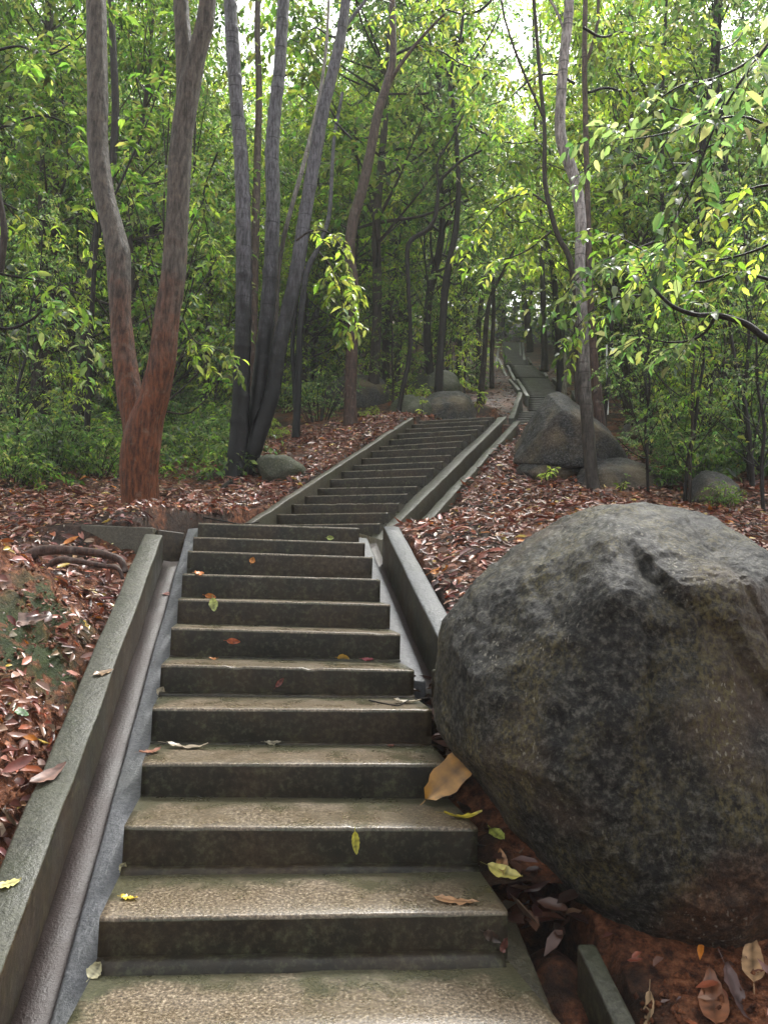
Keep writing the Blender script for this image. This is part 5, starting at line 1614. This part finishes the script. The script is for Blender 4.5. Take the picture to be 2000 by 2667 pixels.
leaves_on = [
    # x, y, length px, rotation deg, colour, W/L, curl, fold, label
    (986, 1674, 108, 38, (.38, .19, .035), .40, .18, .16, 'big ochre veined leaf propped between the fourth step and the huge boulder'),
    (1000, 1768, 85, 80, (.62, .50, .05), .32, .6, .2, 'curled yellow leaf on the tread edge below the big ochre leaf'),
    (1092, 1890, 56, 130, (.66, .58, .16), .42, .5, .2, 'pale yellow leaf lying in the gap next to the huge boulder'),
    (1075, 1805, 38, 160, (.42, .46, .10), .5, .2, .1, 'green-yellow leaf stuck at the side of the second step'),
    (1084, 1862, 40, 10, (.40, .20, .08), .4, .3, .1, 'orange-brown leaf in the gap above the pale yellow leaf'),
    (985, 1950, 100, 105, (.36, .20, .10), .32, .25, .1, 'long tan leaf on the right of the lowest full tread'),
    (280, 1943, 38, 95, (.72, .52, .06), .55, .35, .1, 'bright yellow crumpled leaf at the left of the lowest full tread'),
    (768, 1820, 48, 175, (.45, .42, .05), .36, .2, .1, 'yellow leaf sticking to the dark riser of the second step'),
    (18, 1912, 36, 60, (.66, .60, .22), .45, .2, .1, 'pale yellow leaf on top of the left gutter wall'),
    (224, 1455, 30, 45, (.30, .20, .12), .45, .2, .1, 'small tan leaf on top of the left gutter wall'),
    (405, 1617, 90, 92, (.40, .33, .24), .28, .5, .2, 'long pale dry leaf at the back of the third tread'),
    (325, 1628, 36, 40, (.30, .13, .08), .5, .5, .2, 'curled reddish leaf at the left end of the third tread'),
    (590, 1607, 36, 90, (.28, .25, .17), .36, .4, .2, 'small grey leaf at the back of the third tread'),
    (845, 1613, 16, 90, (.22, .08, .05), .6, .3, .1, 'tiny brown leaf on the right of the third tread'),
    (880, 1520, 60, 85, (.40, .34, .24), .4, .5, .25, 'rolled pale leaf at the right end of the fourth tread'),
    (505, 1385, 30, 95, (.45, .10, .03), .4, .3, .1, 'red-orange leaf on a dark riser in the middle of the flight'),
    (462, 1306, 30, 170, (.45, .50, .16), .62, .2, .1, 'yellow-green leaf hanging on a riser left of centre'),
    (456, 1288, 24, 100, (.50, .16, .03), .5, .5, .1, 'orange leaf on the tread above the yellow-green leaf'),
    (462, 1425, 22, 100, (.40, .17, .06), .7, .5, .1, 'crumpled orange-brown leaf on the sixth tread'),
    (742, 1421, 26, 95, (.48, .28, .04), .6, .4, .1, 'ochre leaf on the right of the sixth tread'),
    (795, 1425, 26, 95, (.26, .04, .05), .4, .2, .1, 'crimson leaf right of the ochre leaf on the sixth tread'),
    (605, 1474, 26, 40, (.16, .03, .02), .4, .1, .1, 'dark red leaf on the riser below the sixth tread'),
    (546, 1210, 14, 20, (.60, .24, .05), .9, .5, .2, 'small orange scrap on a riser near the top of the nearest flight'),
    (430, 1241, 14, 60, (.62, .22, .06), .9, .5, .2, 'small orange scrap at the left end of an upper tread'),
    (365, 1284, 26, 90, (.26, .10, .08), .5, .2, .1, 'small dull red leaf on the ledge of the left gutter'),
    (714, 1162, 16, 90, (.40, .48, .12), .6, .3, .1, 'small green leaf at the top of the nearest flight'),
    (350, 1492, 22, 30, (.55, .48, .34), .8, .6, .3, 'crumbled cream scrap at the left end of a tread'),
    (268, 1870, 20, 30, (.55, .50, .30), .8, .6, .3, 'crumbled cream scrap beside the left end of the second riser'),
    (208, 2100, 24, 30, (.50, .46, .28), .9, .6, .3, 'cream scrap at the left foot of the lowest riser'),
    (1062, 2022, 44, 120, (.05, .03, .02), .5, .2, .1, 'dark brown leaf stuck on the lowest riser at the right'),
    (1088, 2040, 36, 20, (.10, .03, .02), .4, .2, .1, 'maroon leaf on the corner of the lowest riser'),
    (950, 1234, 44, 95, (.62, .22, .02), .4, .4, .2, 'bright orange leaf on the red leaf bank above the right gutter wall'),
    (1405, 2190, 90, 150, (.55, .38, .22), .32, .3, .15, 'long cream leaf at the bottom edge right of the steps'),
    (1540, 2165, 95, 20, (.24, .10, .05), .4, .5, .2, 'curled rust-brown leaf at the bottom edge of the right soil bank'),
    (1625, 2080, 100, 25, (.48, .30, .16), .3, .4, .2, 'long tan leaf standing at the right edge of the soil bank'),
    (1590, 2160, 90, 140, (.12, .075, .07), .45, .5, .2, 'dark curled leaf in the bottom right corner'),
    (10, 1262, 60, 170, (.26, .13, .08), .5, .5, .2, 'large brown leaf on the left bank at the photo edge'),
    (105, 1770 - 90, 60, 30, (.24, .14, .11), .4, .5, .2, 'large grey-brown leaf in the ditch left of the gutter wall'),
    (60, 1340, 60, 60, (.30, .20, .16), .35, .5, .2, 'narrow dry leaf on the left bank above the moss'),
    (185, 1273, 36, 30, (.62, .48, .28), .4, .3, .1, 'cream leaf on the left bank below the roots'),
    (45, 1540, 44, 100, (.06, .14, .04), .5, .3, .1, 'green leaf lying in the ditch left of the gutter wall'),
]
for i, (x, y, lp_, rot, colr, wl_, curl, fold, lab) in enumerate(leaves_on):
    h = hit(x, y)
    if h is None:
        continue
    loc, nrm, v = h
    dist = float((loc - CAM) @ _fw)
    on_wall = abs(nrm[2]) < .5
    L = lp_ * K * dist / FOC
    if not on_wall and abs(math.cos(math.radians(rot))) > .5:
        L *= 1.5
    V, F = curved_leaf(L, L * wl_, curl * .5, fold * .6, i)
    N = Vector(nrm).normalized()
    if N.dot(v) > 0:
        N = -N
    if i == 0:                       # propped against the boulder, facing the viewer
        N = Vector((-.25, -.80, .55)).normalized()
        on_wall = True
        loc = loc - np.array(v) * .22
    upv = Vector((0, 0, 1)) if on_wall else Vector((0, 1, 0))
    X_ = upv.cross(N).normalized()
    Y_ = N.cross(X_).normalized()
    a = math.radians(rot)
    Yr = (Y_ * math.cos(a) + X_ * math.sin(a))
    Xr = Yr.cross(N)
    Mx = Matrix(((Xr[0], Yr[0], N[0], 0), (Xr[1], Yr[1], N[1], 0), (Xr[2], Yr[2], N[2], 0), (0, 0, 0, 1)))
    me = mesh_np('fallen_leaf', V, [F], True)
    rr_ = np.random.default_rng(i)
    tn = np.array(colr)[None, :] * (1 + .25 * vnoise(V * 60, i)[:, None])
    tn[np.arange(len(V)) % 5 == 2] *= .55
    tn[(np.arange(len(V)) // 5) % 2 == 0] *= .84
    sp_ = vnoise(V * 130, i + 50) > .45
    tn[sp_] *= .45
    set_tint(me, np.clip(tn, .005, .9))
    o = link('fallen_leaf', me, M['dead'], None, lab, 'leaf', 'single fallen leaves')
    Mx.translation = Vector(loc) + N * (.004 + ((.03) if i == 0 else 0))
    o.matrix_world = Mx

# roots and fallen sticks
def stick(name, label, line, D, dD, w, mat, cat, seed=0, zoff=0, bump=.12):
    spec = [(x, y, w * (1 - .5 * i / (len(line) - 1))) for i, (x, y) in enumerate(line)]
    P, R = trunk_line(spec, D, dD, n=8)
    V, F = tube(P - P[0], R, 10, bump, seed)
    return link(name, mesh_np(name, V, [F], True), M[mat], None, label, cat, loc=tuple(P[0] + np.array([0, 0, zoff])))
stick('tree_root', 'thick grey root crossing the left bank, the upper of two', [(60, 1205), (90, 1190), (130, 1188), (190, 1192), (235, 1200), (262, 1212), (272, 1236)], 5.45, -.1, 26, 'bark_brown', 'root', 3, bump=.18)
stick('tree_root', 'thinner root crossing the left bank, the lower of two', [(105, 1222), (130, 1209), (165, 1212), (220, 1222), (255, 1228), (266, 1250)], 5.3, -.1, 16, 'bark_brown', 'root', 5, bump=.25)
stick('tree_root', 'dark twisted root exposed in front of the slate trunks', [(500, 1040), (482, 1055), (470, 1072), (455, 1085), (445, 1098)], 9.6, -1.0, 12, 'bark_dark', 'root', 6)
stick('tree_root', 'short dark root curling right of the slate trunks', [(520, 1036), (535, 1050), (548, 1060), (562, 1064)], 9.7, -.3, 8, 'bark_dark', 'root', 8)
stick('fallen_stick', 'bare fallen branch lying right of the low grey boulder', [(1395, 1010), (1430, 1035), (1460, 1052), (1490, 1060)], 9.6, -.2, 8, 'bark_mid', 'stick', 9)
stick('fallen_stick', 'thin fallen branch under the right-hand thicket', [(1405, 1000), (1450, 1005), (1500, 1012), (1560, 1010)], 10.0, 0, 6, 'bark_dark', 'stick', 10)
stick('fallen_stick', 'thin dark twig arching on the red leaves above the landing', [(440, 1118), (480, 1125), (520, 1132), (560, 1128)], 7.4, -.3, 4, 'bark_dark', 'stick', 11)
stick('fallen_stick', 'thin black twig lying on the fourth tread near the rolled leaf', [(797, 1513), (830, 1520), (862, 1524), (885, 1512), (925, 1508)], 3.42, .1, 4, 'bark_dark', 'stick', 12)

# ------------------------------------------------------------------ damp air between the trees
hz_min, hz_max = (-90, -37, -14.0), (98, 152, 85.0)
hv = [(x, y, z) for x in (hz_min[0], hz_max[0]) for y in (hz_min[1], hz_max[1]) for z in (hz_min[2], hz_max[2])]
hf = [(0, 1, 3, 2), (4, 6, 7, 5), (0, 4, 5, 1), (2, 3, 7, 6), (0, 2, 6, 4), (1, 5, 7, 3)]
hm = bpy.data.meshes.new('haze')
hm.from_pydata(hv, [], hf)
hmat = bpy.data.materials.new('damp_air')
hmat.use_nodes = True
for n in list(hmat.node_tree.nodes):
    hmat.node_tree.nodes.remove(n)
ho = hmat.node_tree.nodes.new('ShaderNodeOutputMaterial')
hp = hmat.node_tree.nodes.new('ShaderNodeVolumePrincipled')
hp.inputs['Color'].default_value = (.92, .95, .97, 1)
hp.inputs['Density'].default_value = 0.0015
hmat.node_tree.links.new(hp.outputs[0], ho.inputs['Volume'])
hm.materials.append(hmat)
link('haze', hm, kind='stuff')
